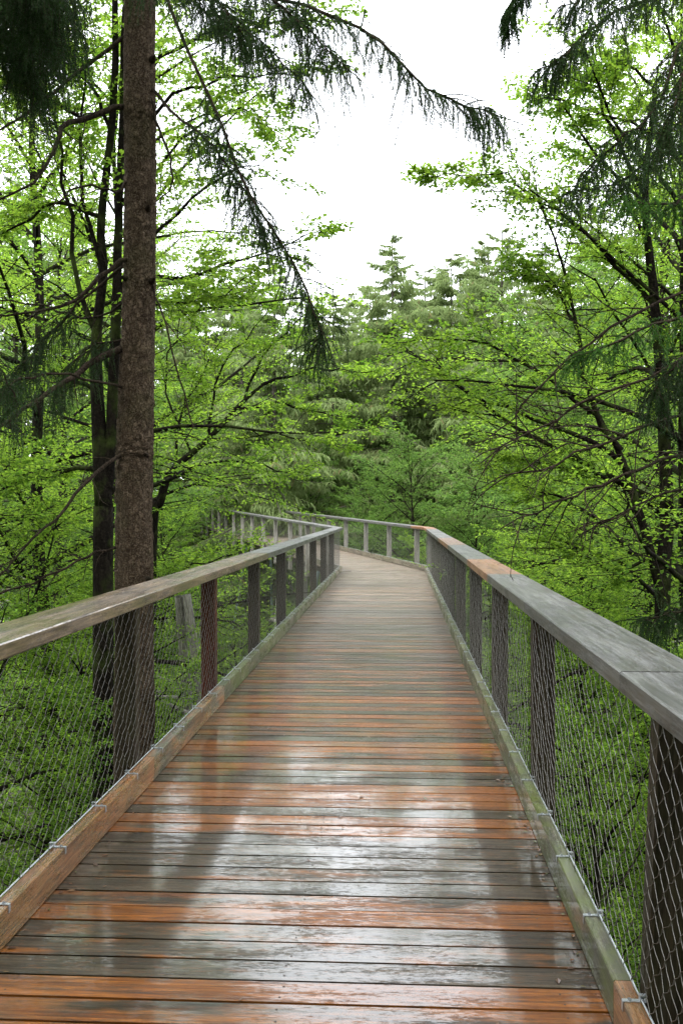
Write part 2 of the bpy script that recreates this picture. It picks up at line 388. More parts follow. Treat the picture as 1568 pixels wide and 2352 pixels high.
# ------------------------------------------------------------------ deck
deck = thing('boardwalk', 'wet raised plank walkway of mixed orange and grey boards leading to the bend', 'boardwalk', (CX, 0, 0))
def child_build(mb, name, material, parent, **k):
    # geometry is in world space: shift it into the parent's frame
    loc = np.array(parent.location if parent.parent is None else parent.location) if parent is not None else 0
    root = parent
    off = np.zeros(3)
    while root is not None:
        off += np.array(root.location); root = root.parent
    mb.V = [v - off for v in mb.V]
    return mb.build(name, material, parent, **k)
codes = 'TODBBOTGBGGBTOGOOOGBOGTOOGTBOTOGTBOOGTGBOGTTOBTOGTBTGO'
cv = {'O': (.84, 1.0), 'T': (.50, .60), 'B': (.30, .42), 'G': (.0, .15), 'D': (.12, .25)}
mb = MB(); sc_mb = MB()
pitch, pw, th = .151, .1390, .034
kk = 0
for seg in range(3):
    a, b_ = knots[seg], knots[seg + 1]; Dv = b_ - a; Ls = np.linalg.norm(Dv); Dn = Dv / Ls
    Rn = nrm(np.array([Dn[1], -Dn[0], 0])); Nn = np.cross(Rn, Dn)
    s = .04 if seg == 0 else (.0 if seg == 1 else 0)
    s = ((3.196 + 3.0) % pitch) if seg == 0 else .05
    lo, ro = offset_line(-HW - .125), offset_line(HW + .125)
    while s < Ls - .02:
        y = a[1] + s
        k = int(round((y - 3.196) / pitch)) if seg == 0 else kk
        if seg == 0 and -1 <= k < len(codes) - 1: cd = codes[k + 1]
        else:
            cd = rng.choice(list('OTBGG' if (seg == 0 and y < 20) else 'TBGGGG'))
        v = rng.uniform(*cv[cd]) * (1 if (seg == 0 and y < 9.5) else .78)
        c0 = a + Dn * (s + pitch / 2)
        wl = wr = HW + .10 + rng.uniform(-.008, .008)
        # mitre: shorten boards that would run past the neighbouring section at a bend
        def lim(side):
            other = []
            e = (offset_line(side * (HW + .11)))
            t0 = (e[seg] - a).dot(Dn); t1 = (e[seg + 1] - a).dot(Dn)
            return t0, t1
        mid = s + pitch / 2
        ok_l = lim(-1); ok_r = lim(1)
        # wedge at the start of a bend: fill the outer side
        w0, w1 = -wl, wr
        if seg > 0 and mid < ok_l[0] or mid > ok_l[1]:
            # cut left where mitre line crosses
            e0, e1 = (ok_l[0], ok_r[0]) if mid < ok_l[0] else (ok_l[1], ok_r[1])
            f = (mid - e0) / (e1 - e0) if abs(e1 - e0) > 1e-6 else 0
            w0 = -wl + f * (wl + wr)
        dz = rng.uniform(-.0015, .0015)
        w_ = pw * rng.uniform(.985, 1.0)
        box(mb, c0 + Rn * w0 + Nn * (-th / 2 + dz), Rn * (w1 - w0), Dn * w_, Nn * th, v)
        kk += 1
        if seg == 0 and y < 22:
            for xx in (XL + .13, XR - .13, CX):
                for q in (-.036, .036):
                    cc = c0 + Rn * (xx - CX + rng.uniform(-.008, .008)) + Dn * (q + rng.uniform(-.004, .004)); cc[2] = dz + .0008
                    th_ = np.arange(6) * math.pi / 3
                    V = cc + np.stack([np.cos(th_) * .0045, np.sin(th_) * .0045, np.zeros(6)], 1)
                    V = np.vstack([V, V - [0, 0, .004]])
                    sc_mb.add(V[:, :], [[0, 1, 2, 3], [0, 3, 4, 5]]); 
        s += pitch
    # outer wedge at the start of the next section
    if seg < 2:
        Dn2 = nrm(knots[seg + 2] - b_); Rn2 = nrm(np.array([Dn2[1], -Dn2[0], 0]))
        eR = offset_line(HW + .11)[seg + 1]; back = (b_ - eR).dot(Dn2); s2 = .05 - pitch
        while -s2 < back + pitch:
            midv = -(s2 + pitch / 2)
            if midv > back: break
            # board spans from where the mitre line is to the right edge
            f = midv / back
            x0 = (HW + .11) * f
            cc = b_ + Dn2 * (s2 + pitch / 2)
            if HW + .1 - x0 > .02:
                box(mb, cc + Rn2 * x0 + np.array([0, 0, -th / 2 - .004]), Rn2 * (HW + .10 - x0), Dn2 * pw, np.array([0, 0, th]), rng.uniform(0, .4), bev=.004)
            s2 -= pitch
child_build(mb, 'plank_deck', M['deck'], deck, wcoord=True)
child_build(sc_mb, 'deck_screws', M['screw'], deck)
for off in (-.85, 0, .85):
    pts = offset_line(off, -.034 - .11)
    mb = MB()
    for i in range(3):
        d = pts[i + 1] - pts[i]; R_ = nrm(np.array([d[1], -d[0], 0]))
        box(mb, pts[i] + d * .0005, d * .999, R_ * .12, np.array([0, 0, .215]), .1)
    child_build(mb, 'support_beam', M['post'], deck, wcoord=True)

# ------------------------------------------------------------------ railings
ZT, TH, RWD = 1.12, .062, .255
def railing(side, label):
    root = thing('wooden_railing', label, 'railing', (XL if side < 0 else XR, 0, 0), 'timber railings along the walkway')
    sg = side
    # rail boards
    rin = HW - (.03 if sg < 0 else .014)                     # inner edge of handrail, from the centre line
    cl = offset_line(sg * (rin + RWD / 2))
    first = -1.9 if sg < 0 else -1.8
    if sg < 0:
        joints = [-3, -1.8, .7, 3.2, 5.72, 8.22, 10.7, 13.2, 15.7, 18.2, 20.7]
        fresh = [.1, .1, .1, .12, .08, .1, .05, .05, .05, .05, .05]
    else:
        joints = [-3, -1.9, .55, 2.97, 5.2, 7.35, 9.5, 13.2, 16.3, 20.2, 23.2]
        fresh = [.1, .1, .0, .0, .02, .95, .0, .95, .1, .1, 1.0]
    def board(p, q, f):
        d = q - p; R_ = nrm(np.array([d[1], -d[0], 0])); N_ = nrm(np.cross(R_, d))
        L = np.linalg.norm(d); dn = d / L
        mb = MB()
        tilt = N_ * TH
        box(mb, p + dn * .0015 + np.array([0, 0, ZT - TH / 2 + rng.uniform(-.002, .002)]), d - dn * .003, R_ * RWD, tilt, f, bev=.005)
        child_build(mb, 'rail_board', M['rail_brown' if (sg < 0 and p[1] < 10) else 'rail'], root, wcoord=True)
    def at_y(y):
        t = (y - cl[0][1]) / (cl[1][1] - cl[0][1]); return cl[0] + (cl[1] - cl[0]) * t
    js = [at_y(y) for y in joints] + [cl[1]]
    for i in range(len(js) - 1): board(js[i], js[i + 1], fresh[min(i, len(fresh) - 1)])
    for sidx in (1, 2):
        p, q = cl[sidx], cl[sidx + 1]; n_ = max(1, int(round(np.linalg.norm(q - p) / 2.5)))
        for i in range(n_):
            f = 1.0 if (sidx == 1 and i == 0 and sg > 0) else rng.uniform(0, .2)
            if sidx == 1 and i == 0 and sg > 0:
                u = p + (q - p) / n_ * .42; board(p, u, 1.0); board(u, p + (q - p) / n_, .1); continue
            board(p + (q - p) * i / n_, p + (q - p) * (i + 1) / n_, f)
    # kick board along the deck edge
    cwid, chei = .058, .138
    cc = offset_line(sg * (HW + cwid / 2), .0)
    cj = [-3, .8, 3.25, 5.78, 8.15, 10.6, 13.1, 15.6, 18.1, 20.6, 23] if sg < 0 else [-3, .7, 3.12, 5.5, 7.9, 10.3, 12.8, 15.2, 17.6, 20, 22.5]
    cpts = [np.array([cc[0][0], y, 0]) for y in cj] + [cc[1]]
    for sidx in (1, 2):
        n_ = max(1, int(round(np.linalg.norm(cc[sidx + 1] - cc[sidx]) / 2.5)))
        cpts += [cc[sidx] + (cc[sidx + 1] - cc[sidx]) * (i + 1) / n_ for i in range(n_)]
    for i in range(len(cpts) - 1):
        p, q = cpts[i], cpts[i + 1]; d = q - p; dn = nrm(d); R_ = nrm(np.array([d[1], -d[0], 0]))
        mb = MB()
        if sg < 0: f, mm = (.72, 'curb') if i <= 2 else ((.5, 'curb') if i == 3 else (.08, 'curb_moss'))
        else: f, mm = (1., 'curb') if i <= 1 else (.05, 'curb_moss')
        if i >= 10: mm = 'curb'; f = 0
        box(mb, p + dn * .002 + np.array([0, 0, .012 + chei / 2 - .01]), d - dn * .004, R_ * cwid, np.array([0, 0, chei]), f, bev=.004)
        child_build(mb, 'kick_board', M[mm], root, wcoord=True)
    # posts
    px = offset_line(sg * (HW + .066 + .06))
    ys = [3.15 - 2.5, 3.15, 5.65, 8.15, 10.7, 13.2, 15.7, 18.2, 20.7, 23.2] if sg < 0 else [.65, 3.05, 5.5, 7.85, 10.25, 12.7, 15.1, 17.5, 19.9, 22.3, 24.6]
    plist = [(np.array([px[0][0], y, 0]), D1) for y in ys]
    for sidx in (1, 2):
        p, q = px[sidx], px[sidx + 1]; Ls = np.linalg.norm(q - p)
        s = 1.0
        while s < Ls - .3: plist.append((p + (q - p) / Ls * s, nrm(q - p))); s += 2.5
    for i, (p, d) in enumerate(plist):
        dd = nrm(np.array([d[0], d[1], 0])); R_ = np.array([dd[1], -dd[0], 0]) * sg
        lean = .045 if (sg > 0 and i == 1) else rng.uniform(-.004, .006)
        mb = MB()
        top = p + np.array([0, 0, ZT - TH]) + R_ * lean
        bot = p + np.array([0, 0, -.42]) - R_ * lean * .3
        fr = .9 if (sg < 0 and i == 3) else rng.uniform(0, .25)
        if i > 9: fr = .1
        box(mb, bot, top - bot, dd * .10, R_ * .12, fr, bev=.006)
        child_build(mb, 'post', M['post'] if i < 10 else M['postgrey'], root, wcoord=True)
    # wire netting with its two edge cables
    nb_ = offset_line(sg * (HW + .052), .150); ntp = offset_line(sg * (HW + .045), ZT - TH - .012)
    mb = MB(); cab = MB()
    hw, nrow = .054, 10
    for sidx in range(3):
        a0, a1, b0, b1 = nb_[sidx], nb_[sidx + 1], ntp[sidx], ntp[sidx + 1]
        if sidx == 0: a0 = a0 + (a1 - a0) * .1; b0 = b0 + (b1 - b0) * .1
        L = np.linalg.norm(a1 - a0); h = hw if sidx == 0 else hw * 1.0
        ncol = int(L / h / 2) * 2; rows = nrow * 2
        ii, jj = np.meshgrid(np.arange(ncol + 1), np.arange(rows + 1))
        def pt(i, j):
            u = (i / ncol)[..., None]; v = (j / rows)[..., None]
            bot = a0 + (a1 - a0) * u; top = b0 + (b1 - b0) * u
            return bot + (top - bot) * v
        jit = rng.normal(0, .0022, (rows + 1, ncol + 1, 3))
        G_ = pt(ii.astype(float), jj.astype(float)) + jit
        ev = (ii + jj) % 2 == 0
        r_ = .00115 if sidx == 0 else .0016
        for dj in (1, -1):
            i0, j0 = ii[ev], jj[ev]
            ok = (i0 + 1 <= ncol) & (j0 + dj >= 0) & (j0 + dj <= rows)
            i0, j0 = i0[ok], j0[ok]
            p = G_[j0, i0]; q = G_[j0 + dj, i0 + 1]
            outn = np.array([sg, 0, 0]) * (.0016 if dj > 0 else -.0016)
            p_, q_ = p + outn, q + outn
            # wires leave a knot steeply then bend: gives the hooked look of woven rope net
            dv = q_ - p_; m1 = p_ + dv * .22 + np.array([0, 0, dj * .004]); m2 = p_ + dv * .78 - np.array([0, 0, dj * .004])
            tubes(mb, np.stack([p_, m1, m2, q_], 1), r_, 3)
        if sidx == 0:       # pressed ferrules at the crossings of the near stretch
            near = ev & (G_[..., 1] < 14)
            p = G_[near]
            tubes(mb, np.stack([p - [0, 0, .0055], p + [0, 0, .0055]], 1), 0.0022, 4)
        for (s0, s1) in ((a0, a1), (b0, b1)):
            seg = np.linspace(s0, s1, max(2, int(L / .5)))
            tubes(cab, seg[None], .0035, 5)
    child_build(mb, 'wire_netting', M['wire'], root, smooth=True)
    child_build(cab, 'edge_cable', M['zinc'], root, smooth=True)
    # clamps
    def clamp_mesh():
        mb = MB(); t = .003; wd = .018
        ex = np.array([sg, 0, 0])
        box(mb, np.array([0, 0, .0015]) - ex * 0, ex * .052, np.array([0, wd, 0]), np.array([0, 0, t]))
        box(mb, np.array([0, 0, -.028]), np.array([0, 0, .0295]), np.array([0, wd, 0]), -ex * t)
        box(mb, ex * .050 + np.array([0, 0, .0015]), np.array([0, 0, .018]), np.array([0, wd, 0]), ex * t)
        box(mb, ex * .052 + np.array([0, 0, .018]), ex * .018, np.array([0, wd, 0]), np.array([0, 0, t]))
        tubes(mb, [[ex * .02, ex * .02 + np.array([0, 0, .008])]], .006, 6)
        tubes(mb, [[ex * .062 + np.array([0, -.012, .008]), ex * .062 + np.array([0, .012, .008])]], .008, 6)
        return mb.mesh('clamp', M['zinc'])
    cm = clamp_mesh()
    inner = offset_line(sg * (HW - .001), .1405)[0][0]
    y = 1.2
    ysc = []
    while y < 24.5: ysc.append(y); y += .60
    first_o = None
    for y in ysc:
        o = link('clamp', cm, root)
        o.location = (inner - root.location[0], y + rng.uniform(-.02, .02), .1405)
    return root
railing(-1, 'left timber railing with brown wet handrail and wire net ending at the bend')
railing(1, 'right timber railing with grey and orange handrail boards curving left past the bend')

# ------------------------------------------------------------------ litter on the deck
def litter():
    r = np.random.default_rng(9); mb = MB(); n_ = 900
    y = r.uniform(2.8, 24, n_); edge = r.uniform(0, 1, n_) < .8
    side = np.where(r.uniform(0, 1, n_) < .5, -1, 1)
    x = np.where(edge, CX + side * (HW - np.abs(r.normal(0, .035, n_)) - .006), r.uniform(XL + .05, XR - .05, n_))
    pos = np.stack([x, y, np.full(n_, .0035)], 1)
    ax = nrm(np.stack([r.normal(0, 1, n_), r.normal(0, 1, n_), r.normal(0, .06, n_)], 1))
    L = np.where(r.uniform(0, 1, n_) < .7, r.uniform(.012, .025, n_), r.uniform(.02, .045, n_))
    W = np.where(L < .02, .003, L * .5)
    leaves(mb, pos, ax, np.tile([0, 0, 1.], (n_, 1)), L, W, r, .1)
    m_, n2_, b_2, o_ = mat('fallen_bits'); g_ = G(n2_)
    n2_.links.new(g_.ramp(g_.attr('v'), (.0, (.05, .02, .008)), (.6, (.14, .06, .015)), (1, (.05, .09, .012))), b_2.inputs['Base Color']); b_2.inputs['Roughness'].default_value = .35
    o = mb.build('fallen_needles', m_); o['kind'] = 'stuff'; o['label'] = 'fallen needles and leaf bits along the kick boards'; o['category'] = 'litter'
litter()

# ------------------------------------------------------------------ trestle under the far stretch
def trestle(s, label):
    c0 = K1 + nrm(D2) * s; Rn = nrm(np.array([D2[1], -D2[0], 0]))
    base = np.array([c0[0], c0[1], float(gz(c0[0], c0[1]))])
    root = thing('support_trestle', label, 'trestle', base, 'trestles under the far walkway')
    topz = c0[2] - .26
    for sx, tx in ((-1.0, -2.1), (1.0, 2.1), (-.35, -.5), (.35, .5)):
        a = c0 + Rn * tx; a[2] = base[2] - .3; b = c0 + Rn * sx; b[2] = topz
        mb = MB(); tubes(mb, smooth_path([a, (a + b) / 2, b], 5)[None], np.linspace(.17, .13, 5)[None], 10)
        mb.W = [v[:, [2, 0, 1]] for v in mb.V]
        child_build(mb, 'pole', M['postgrey'], root, smooth=True, wcoord=True)
    for z0, z1 in ((-2.2, -3.4), (-3.4, -2.2), (-5.5, -6.8)):
        a = c0 + Rn * -1.5 + np.array([0, 0, z0]); b = c0 + Rn * 1.5 + np.array([0, 0, z1])
        mb = MB(); tubes(mb, [[a, b]], .07, 8); mb.W = [v[:, [0, 2, 1]] for v in mb.V]
        child_build(mb, 'brace', M['postgrey'], root, smooth=True, wcoord=True)
    mb = MB(); a = c0 + Rn * -1.3; a[2] = topz + .02
    box(mb, a, Rn * 2.6, nrm(D2) * .2, np.array([0, 0, .18]), 0); child_build(mb, 'cross_beam', M['postgrey'], root, wcoord=True)
    for sx in (-1, 1):
        a = c0 + Rn * sx * 1.1 + nrm(D2) * -.3; b = c0 + Rn * sx * .5 + nrm(D2) * -3.0; a[2] = topz - 6; b[2] = topz
        mb = MB(); tubes(mb, [[a, b]], .05, 8); child_build(mb, 'steel_strut', M['steel'], root, smooth=True)
trestle(8, 'round timber trestle holding up the walkway just past the bend')
trestle(22, 'middle of the grey timber trestles seen through the left railing')
trestle(36, 'farthest grey timber trestle under the left end of the walkway')

def pole_tripod():
    d = 16.5; c = P(448, 1168, d); base = np.array([c[0], c[1], float(gz(c[0], c[1]))])
    root = thing('pole_support', 'leaning pale timber poles with cross sticks seen through the left netting beside the red post', 'support', base)
    for i, (q0, q1) in enumerate([((412, 1370, d), (436, 1700, d + .6)), ((428, 1365, d), (476, 1700, d)), ((470, 1380, d + 1), (455, 1750, d + 1))]):
        a, b = P(*q0), P(*q1); b = a + (b - a) * ((base[2] - .2 - a[2]) / (b[2] - a[2]))
        mb = MB(); tubes(mb, smooth_path([a, (a + b) / 2 + .02, b], 6)[None], np.linspace(.075, .11, 6)[None], 10); mb.W = [v[:, [2, 0, 1]] for v in mb.V]
        child_build(mb, 'pole', M['postgrey'], root, smooth=True, wcoord=True)
    for q0, q1, ra in [((350, 1552, d), (438, 1580, d), .036), ((360, 1590, d), (440, 1572, d), .028), ((355, 1600, d), (460, 1604, d), .03), ((372, 1612, d), (470, 1655, d), .04)]:
        mb = MB(); tubes(mb, [[P(*q0), P(*q1)]], ra, 8); mb.W = [v[:, [0, 2, 1]] for v in mb.V]
        child_build(mb, 'brace', M['postgrey'], root, smooth=True, wcoord=True)
    for q0, q1 in [((466, 1300, d - 1), (482, 1530, d - 1))]:
        mb = MB(); tubes(mb, [[P(*q0), P(*q1)]], .03, 8); child_build(mb, 'steel_strut', M['steel'], root, smooth=True)
pole_tripod()

# ------------------------------------------------------------------ beech trees
def beech_from_limbs(limbs, radii, r, leaf, n2=12, n3=7, per=9, l2=.42, l3=.5, k=6, t0=.18, twig_wood=True, spread=.12):
    """limbs: (N,m,3) array of main limbs; returns wood MB, leaf MB"""
    wd, lf = MB(), MB()
    tubes(wd, limbs, radii, k)
    Ln = np.linalg.norm(np.diff(limbs, axis=1), axis=2).sum(1)
    B2, L2 = sprout(limbs, n2, t0, .98, 48, Ln * l2, 5, r, plane=.28, lift=.06, grav=-.01, wig=.10, lenfall=.42)
    r2 = np.repeat(radii[:, :1] * .22, n2, 0).reshape(-1, 1)
    tubes(wd, B2, np.clip(r2 * np.linspace(1, .3, 5)[None], .003, .05), 4)
    B3, L3 = sprout(B2, n3, .1, .98, 46, np.clip(L2 * l3, .25, 1.0), 3, r, plane=spread, lift=0, grav=-.03, wig=.10, lenfall=.45)
    if twig_wood: tubes(wd, B3, np.linspace(.0035, .0015, 3)[None], 3)
    leaf_up(lf, B3, per, leaf, r)
    leaf_up(lf, B2, per, leaf, r, t0=.45)
    return wd, lf
def auto_limbs(r, H, cr, z0f, n, trunk, m=8, top=1.0, elev=(18, 62)):
    """limbs off a trunk polyline (1,mt,3): layered, flat-topped outwards"""
    t = np.clip(np.linspace(z0f, .97, n) + r.uniform(-.015, .015, n), 0, .98)
    pos, T = sample(trunk, t[None]); pos = pos[0]
    az = np.arange(n) * 2.4 + r.uniform(-.5, .5, n)
    hf = np.clip((t - z0f) / (1 - z0f), 0, 1)
    el = np.radians(elev[0] + (elev[1] - elev[0]) * hf ** 1.5 + r.uniform(-10, 10, n))
    L = cr * (.55 + .6 * np.sin(np.pi * np.clip(hf * .75 + .25, 0, 1))) * r.uniform(.7, 1.15, n)
    d = np.stack([np.cos(az) * np.cos(el), np.sin(az) * np.cos(el), np.sin(el)], 1)
    out = [pos]
    for q in range(m - 1):
        d = nrm(d + r.normal(0, .11, d.shape) + np.array([0, 0, -.045]))
        out.append(out[-1] + d * (L / (m - 1))[:, None])
    return np.stack(out, 1), L
def make_beech(name, seed, H, cr, z0f, n, leaf, leafmat_, woodmat, r0=.14, n2=12, n3=7, per=9, lean=.03, twig_wood=True, elev=(12, 60)):
    r = np.random.default_rng(seed)
    m = 12; z = np.linspace(0, H, m)
    tr = np.stack([np.cumsum(r.normal(0, lean * H / m * 2.0, m)), np.cumsum(r.normal(0, lean * H / m * 2.0, m)), z], 1); tr[:, :2] -= tr[0, :2]
    limbs, L = auto_limbs(r, H, cr, z0f, n, tr[None], elev=elev)
    rad_ = np.clip(L * .011, .012, .08)[:, None] * np.linspace(1, .25, limbs.shape[1])[None]
    wd, lf = beech_from_limbs(limbs, rad_, r, leaf, n2, n3, per, twig_wood=twig_wood)
    tm = wd; path = smooth_path(tr, 40)
    tubes(tm, path[None], (r0 * (1 - np.linspace(0, 1, 40)) ** .7 + .012)[None], 12)
    return {'trunk': tm.mesh('trunk', woodmat, smooth=True), 'crown': lf.mesh('crown', leafmat_)}
def place(kind, meshes, x, y, label, cat='tree', rz=0, sc=1.0, group=None, z=None):
    root = thing(kind, label, cat, (x, y, (float(gz(x, y)) - .15) if z is None else z), group)
    if kind == 'beech_tree' and y < 45:
        n_, rz = best_turn(meshes, x, y, root.location[2], sc, rz)
        if n_ > 20: print('intrudes', n_, label, x, y)
    root.rotation_euler = (0, 0, rz); root.scale = (sc, sc, sc)
    for nm, me in meshes.items(): link(nm, me, root)
    return root

near = [make_beech('near', 101 + i, H, cr, z0, n, .078, M['beech_leaf'], M['beech_bark'], r0=.15, n2=13, n3=8, per=10)
        for i, (H, cr, z0, n) in enumerate([(20, 4.6, .16, 42), (18, 4.2, .2, 38), (13, 3.6, .18, 34)])]
mid = [make_beech('mid', 201 + i, H, cr, z0, n, .15, M['far_leaf'], M['beech_bark'], r0=.16, n2=12, n3=6, per=8, twig_wood=False)
       for i, (H, cr, z0, n) in enumerate([(18, 5.0, .15, 44), (21, 5.2, .2, 46)])]

def in_walkway(V, m=.35):
    """points that would hang inside the space people walk through"""
    hit = np.zeros(len(V), bool)
    for i in range(3):
        a, b = knots[i], knots[i + 1]; d = b - a; L = np.linalg.norm(d[:2]); dn = d[:2] / L; q = V[:, :2] - a[:2]
        t = q @ dn; o_ = q @ np.array([dn[1], -dn[0]]); z = V[:, 2] - (a[2] + d[2] * t / L)
        hit |= (t > -.5) & (t < L + .5) & (np.abs(o_) < HW + m) & (z > -.4) & (z < 2.3)
    return hit
def best_turn(meshes, x, y, z, sc, rz):
    """turn a tree on its root so that its sprays keep clear of the walkway"""
    V = []
    for me in meshes.values():
        v = np.empty(len(me.vertices) * 3, np.float32); me.vertices.foreach_get('co', v); V.append(v.reshape(-1, 3)[::7])
    V = np.concatenate(V) * sc; best = None
    for k in range(24):
        a = rz + k * math.pi / 12; c_, s_ = math.cos(a), math.sin(a)
        W = np.stack([V[:, 0] * c_ - V[:, 1] * s_ + x, V[:, 0] * s_ + V[:, 1] * c_ + y, V[:, 2] + z], 1)
        n_ = in_walkway(W).sum()
        r_ = W - np.array([0, 0, EYE]); dp = r_ @ FW; px = 784 + 2286 * (r_ @ RT) / np.maximum(dp, .1); py = 1176 - 2286 * (r_ @ UP) / np.maximum(dp, .1)
        n_ = n_ * 3 + ((px > 480) & (px < 980) & (py > 1165) & (py < 1290) & (dp > 0) & (dp < 34)).sum()
        if best is None or n_ < best[0]: best = (n_, a)
        if n_ == 0: break
    return best
def X(px, d): return ((px - 914) / 2286) * d
# d, px, mesh, rot, scale, label
LEFT = [
 (17, 60, near[0], .3, 1.0, 'bright green beech tree at the far left edge behind the big spruce'),
 (20, 245, near[1], 2.1, 1.05, 'tall leafy beech rising just behind the scaly spruce trunk'),
 (13.5, -120, near[2], 4.0, .8, 'low bushy beech below the left handrail at the left edge'),
 (36, 380, near[2], 1.2, .8, 'broad young beech below the far walkway on the left'),
 (27, 130, near[1], 5.0, 1.0, 'beech tree standing in the second row on the left'),
 (12, 260, near[2], 2.6, .58, 'small beech growing beneath the left railing netting'),
]
RIGHT = [
 (17, 1545, near[0], 1.9, .95, 'tall bright beech right of the white sky gap'),
 (13, 1560, near[1], .6, .9, 'beech at the right edge behind the overhanging spruce branches'),
 (22, 1300, near[2], 3.3, .82, 'young beech with low sprays just outside the right bend'),
 (10, 1400, near[2], 5.2, .55, 'low beech growing under the right handrail'),
 (25, 1480, near[0], 4.1, .9, 'beech in the second row on the right'),
 (15, 1330, near[2], .9, .62, 'small beech below the right railing netting'),
]
for d, px, me, rz, sc_, lb in LEFT + RIGHT:
    place('beech_tree', me, X(px, d), d, lb, rz=rz, sc=sc_, group='beech trees close to the walkway')
for i, (d, px, sc_, lb) in enumerate([
 (9, 40, .44, 'low leafy beech right under the near end of the left railing'), (15, 150, .6, 'leafy beech below the rail between the left edge and the twin stems'),
 (18, 250, .66, 'young beech low behind the twin dark stems'),
 (21, 560, .56, 'low beech under the middle of the left handrail'), (8.5, 1500, .42, 'low beech right under the near end of the right railing'),
 (12, 1620, .6, 'bushy young beech below the right handrail at the right edge'), (18, 1330, .66, 'young beech filling the gap over the middle of the right handrail'),
 (29, 1230, .74, 'young beech just outside the right corner of the bend'), (36, 1010, .72, 'low beech peeping over the handrail at the bend')]):
    place('beech_tree', near[2], X(px, d), d, lb, rz=i * 2.3 + .4, sc=sc_, group='beech trees close to the walkway')
WHERE = ['in front, just left below the tallest central spruce', 'under the tallest central spruce', 'centre, rising behind the bend', 'behind the far walkway', 'over the right corner of the bend',
 'right of the centre, second row', 'behind the left end of the far walkway', 'farthest on the left behind the far railing', 'seen between the twin dark stems and the left edge', 'at the left edge',
 'behind the leaning dark stems on the right', 'at the right edge', 'third row, right of the central spruce', 'third row, left of the centre', 'just left of the bend', 'just right of the bend', 'farthest, straight behind the bend',
 'between the bend and the layered spruce', 'third row behind the right beech', 'behind the big spruce trunk', 'low behind the far walkway railing']
MID = [(44, 830, 0, .6), (40, 960, 1, .63), (46, 880, 0, .68), (62, 660, 1, .7), (38, 1090, 0, .66), (44, 1220, 1, .78), (66, 560, 0, .9),
       (70, 420, 1, 1.0), (40, 240, 0, .95), (38, 40, 1, 1), (34, 1350, 0, .95), (36, 1520, 1, 1), (58, 1020, 1, .7), (58, 740, 0, .7), (50, 700, 1, .64), (52, 1080, 0, .72), (66, 900, 0, .78), (54, 800, 1, .66), (60, 1160, 1, .78), (47, 270, 0, .9), (52, 520, 1, .72)]
for i, (d, px, k, s_) in enumerate(MID):
    place('beech_tree', mid[k], X(px, d), d, 'belt beech ' + WHERE[i], rz=i * 1.7, sc=s_, group='beech trees in the belt beyond the bend')

# the same wood goes on behind the viewer and beside the walkway
for i, (x, y, k, s_) in enumerate([(-5, -5, 1, 1), (5.5, -4, 0, 1), (-2, -13, 1, 1.1), (7, -13, 0, 1.1), (-9, -11, 0, 1.1), (-12, -1, 1, 1), (13, 0, 0, 1.05), (2.5, -20, 1, 1.2), (-6, -21, 0, 1.2),
                                   (13, -6, 1, 1.1), (-14, -4, 0, 1.1), (-13, 7, 1, 1.1)]):
    place('beech_tree', mid[k], x, y, 'beech of the wood beside and behind the viewpoint', rz=i * 2.1, sc=s_ * 1.25, group='beeches beside and behind the viewpoint')

# ------------------------------------------------------------------ distant spruces
def make_far_spruce(seed, H, cr, bare=.25):
    r = np.random.default_rng(seed); nb = int(H * 5.6)
    t = np.linspace(bare, .985, nb) + r.uniform(-.006, .006, nb); az = r.uniform(0, 6.283, nb)
    L = cr * (1 - t) ** .72 * 1.5 * r.uniform(.5, 1.2, nb) + .2
    el = np.radians(-14 + 38 * ((t - bare) / (1 - bare)) ** 2 + r.uniform(-13, 13, nb))
    d = np.stack([np.cos(az) * np.cos(el), np.sin(az) * np.cos(el), np.sin(el)], 1)
    m = 7; out = [np.stack([0 * t, 0 * t, t * H], 1)]
    for q in range(m - 1):
        d = nrm(d + np.array([0, 0, -.05 if q < 3 else .07]) + r.normal(0, .03, d.shape)); out.append(out[-1] + d * (L / (m - 1))[:, None])
    B = np.stack(out, 1); wd, nd = MB(), MB()
    tubes(wd, B, (np.clip(L * .010, .012, .05)[:, None] * np.linspace(1, .3, m)[None]), 4)
    B2, L2 = sprout(B, 18, .12, .99, 55, np.clip(L * .34, .08, 1.5), 4, r, plane=.22, grav=-.16, wig=.05, lenfall=.5)
    B3, L3 = sprout(B2, 11, .05, .99, 60, np.clip(L2 * .8, .15, .55), 3, r, plane=.25, lift=-.55, grav=-.45, wig=.1, lenfall=.2)
    for BB, wdt in ((B3, .055), (B2[:, [0, 2, 3]], .07)):
        a, b_, c_ = BB[:, 0], BB[:, 1], BB[:, 2]
        n_ = len(a); s = nrm(np.stack([r.normal(0, 1, n_), r.normal(0, 1, n_), r.normal(0, .2, n_)], 1)) * wdt * r.uniform(.6, 1.2, (n_, 1)) * np.clip(np.linalg.norm(c_ - a, axis=1, keepdims=True) / .3, .35, 1)
        V = np.stack([a - s * .5, a + s * .5, b_ + s * .6, b_ - s * .6, c_ + s * .12, c_ - s * .12], 1)
        bq = np.arange(n_)[:, None] * 6
        F = np.concatenate([bq + np.array([[0, 1, 2, 3]]), bq + np.array([[3, 2, 4, 5]])])
        nd.add(V.reshape(-1, 3), F, np.repeat(r.uniform(0, 1, n_), 6))
    tm = wd; tubes(tm, smooth_path([[0, 0, 0], [.05, 0, H * .5], [0, 0, H]], 20)[None], np.linspace(H * .0095, .02, 20)[None], 10)
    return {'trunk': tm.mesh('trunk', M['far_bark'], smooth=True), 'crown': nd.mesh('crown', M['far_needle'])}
far = [make_far_spruce(301, 28, 4.6), make_far_spruce(302, 25, 4.2, .2), make_far_spruce(303, 30, 5.0, .3)]
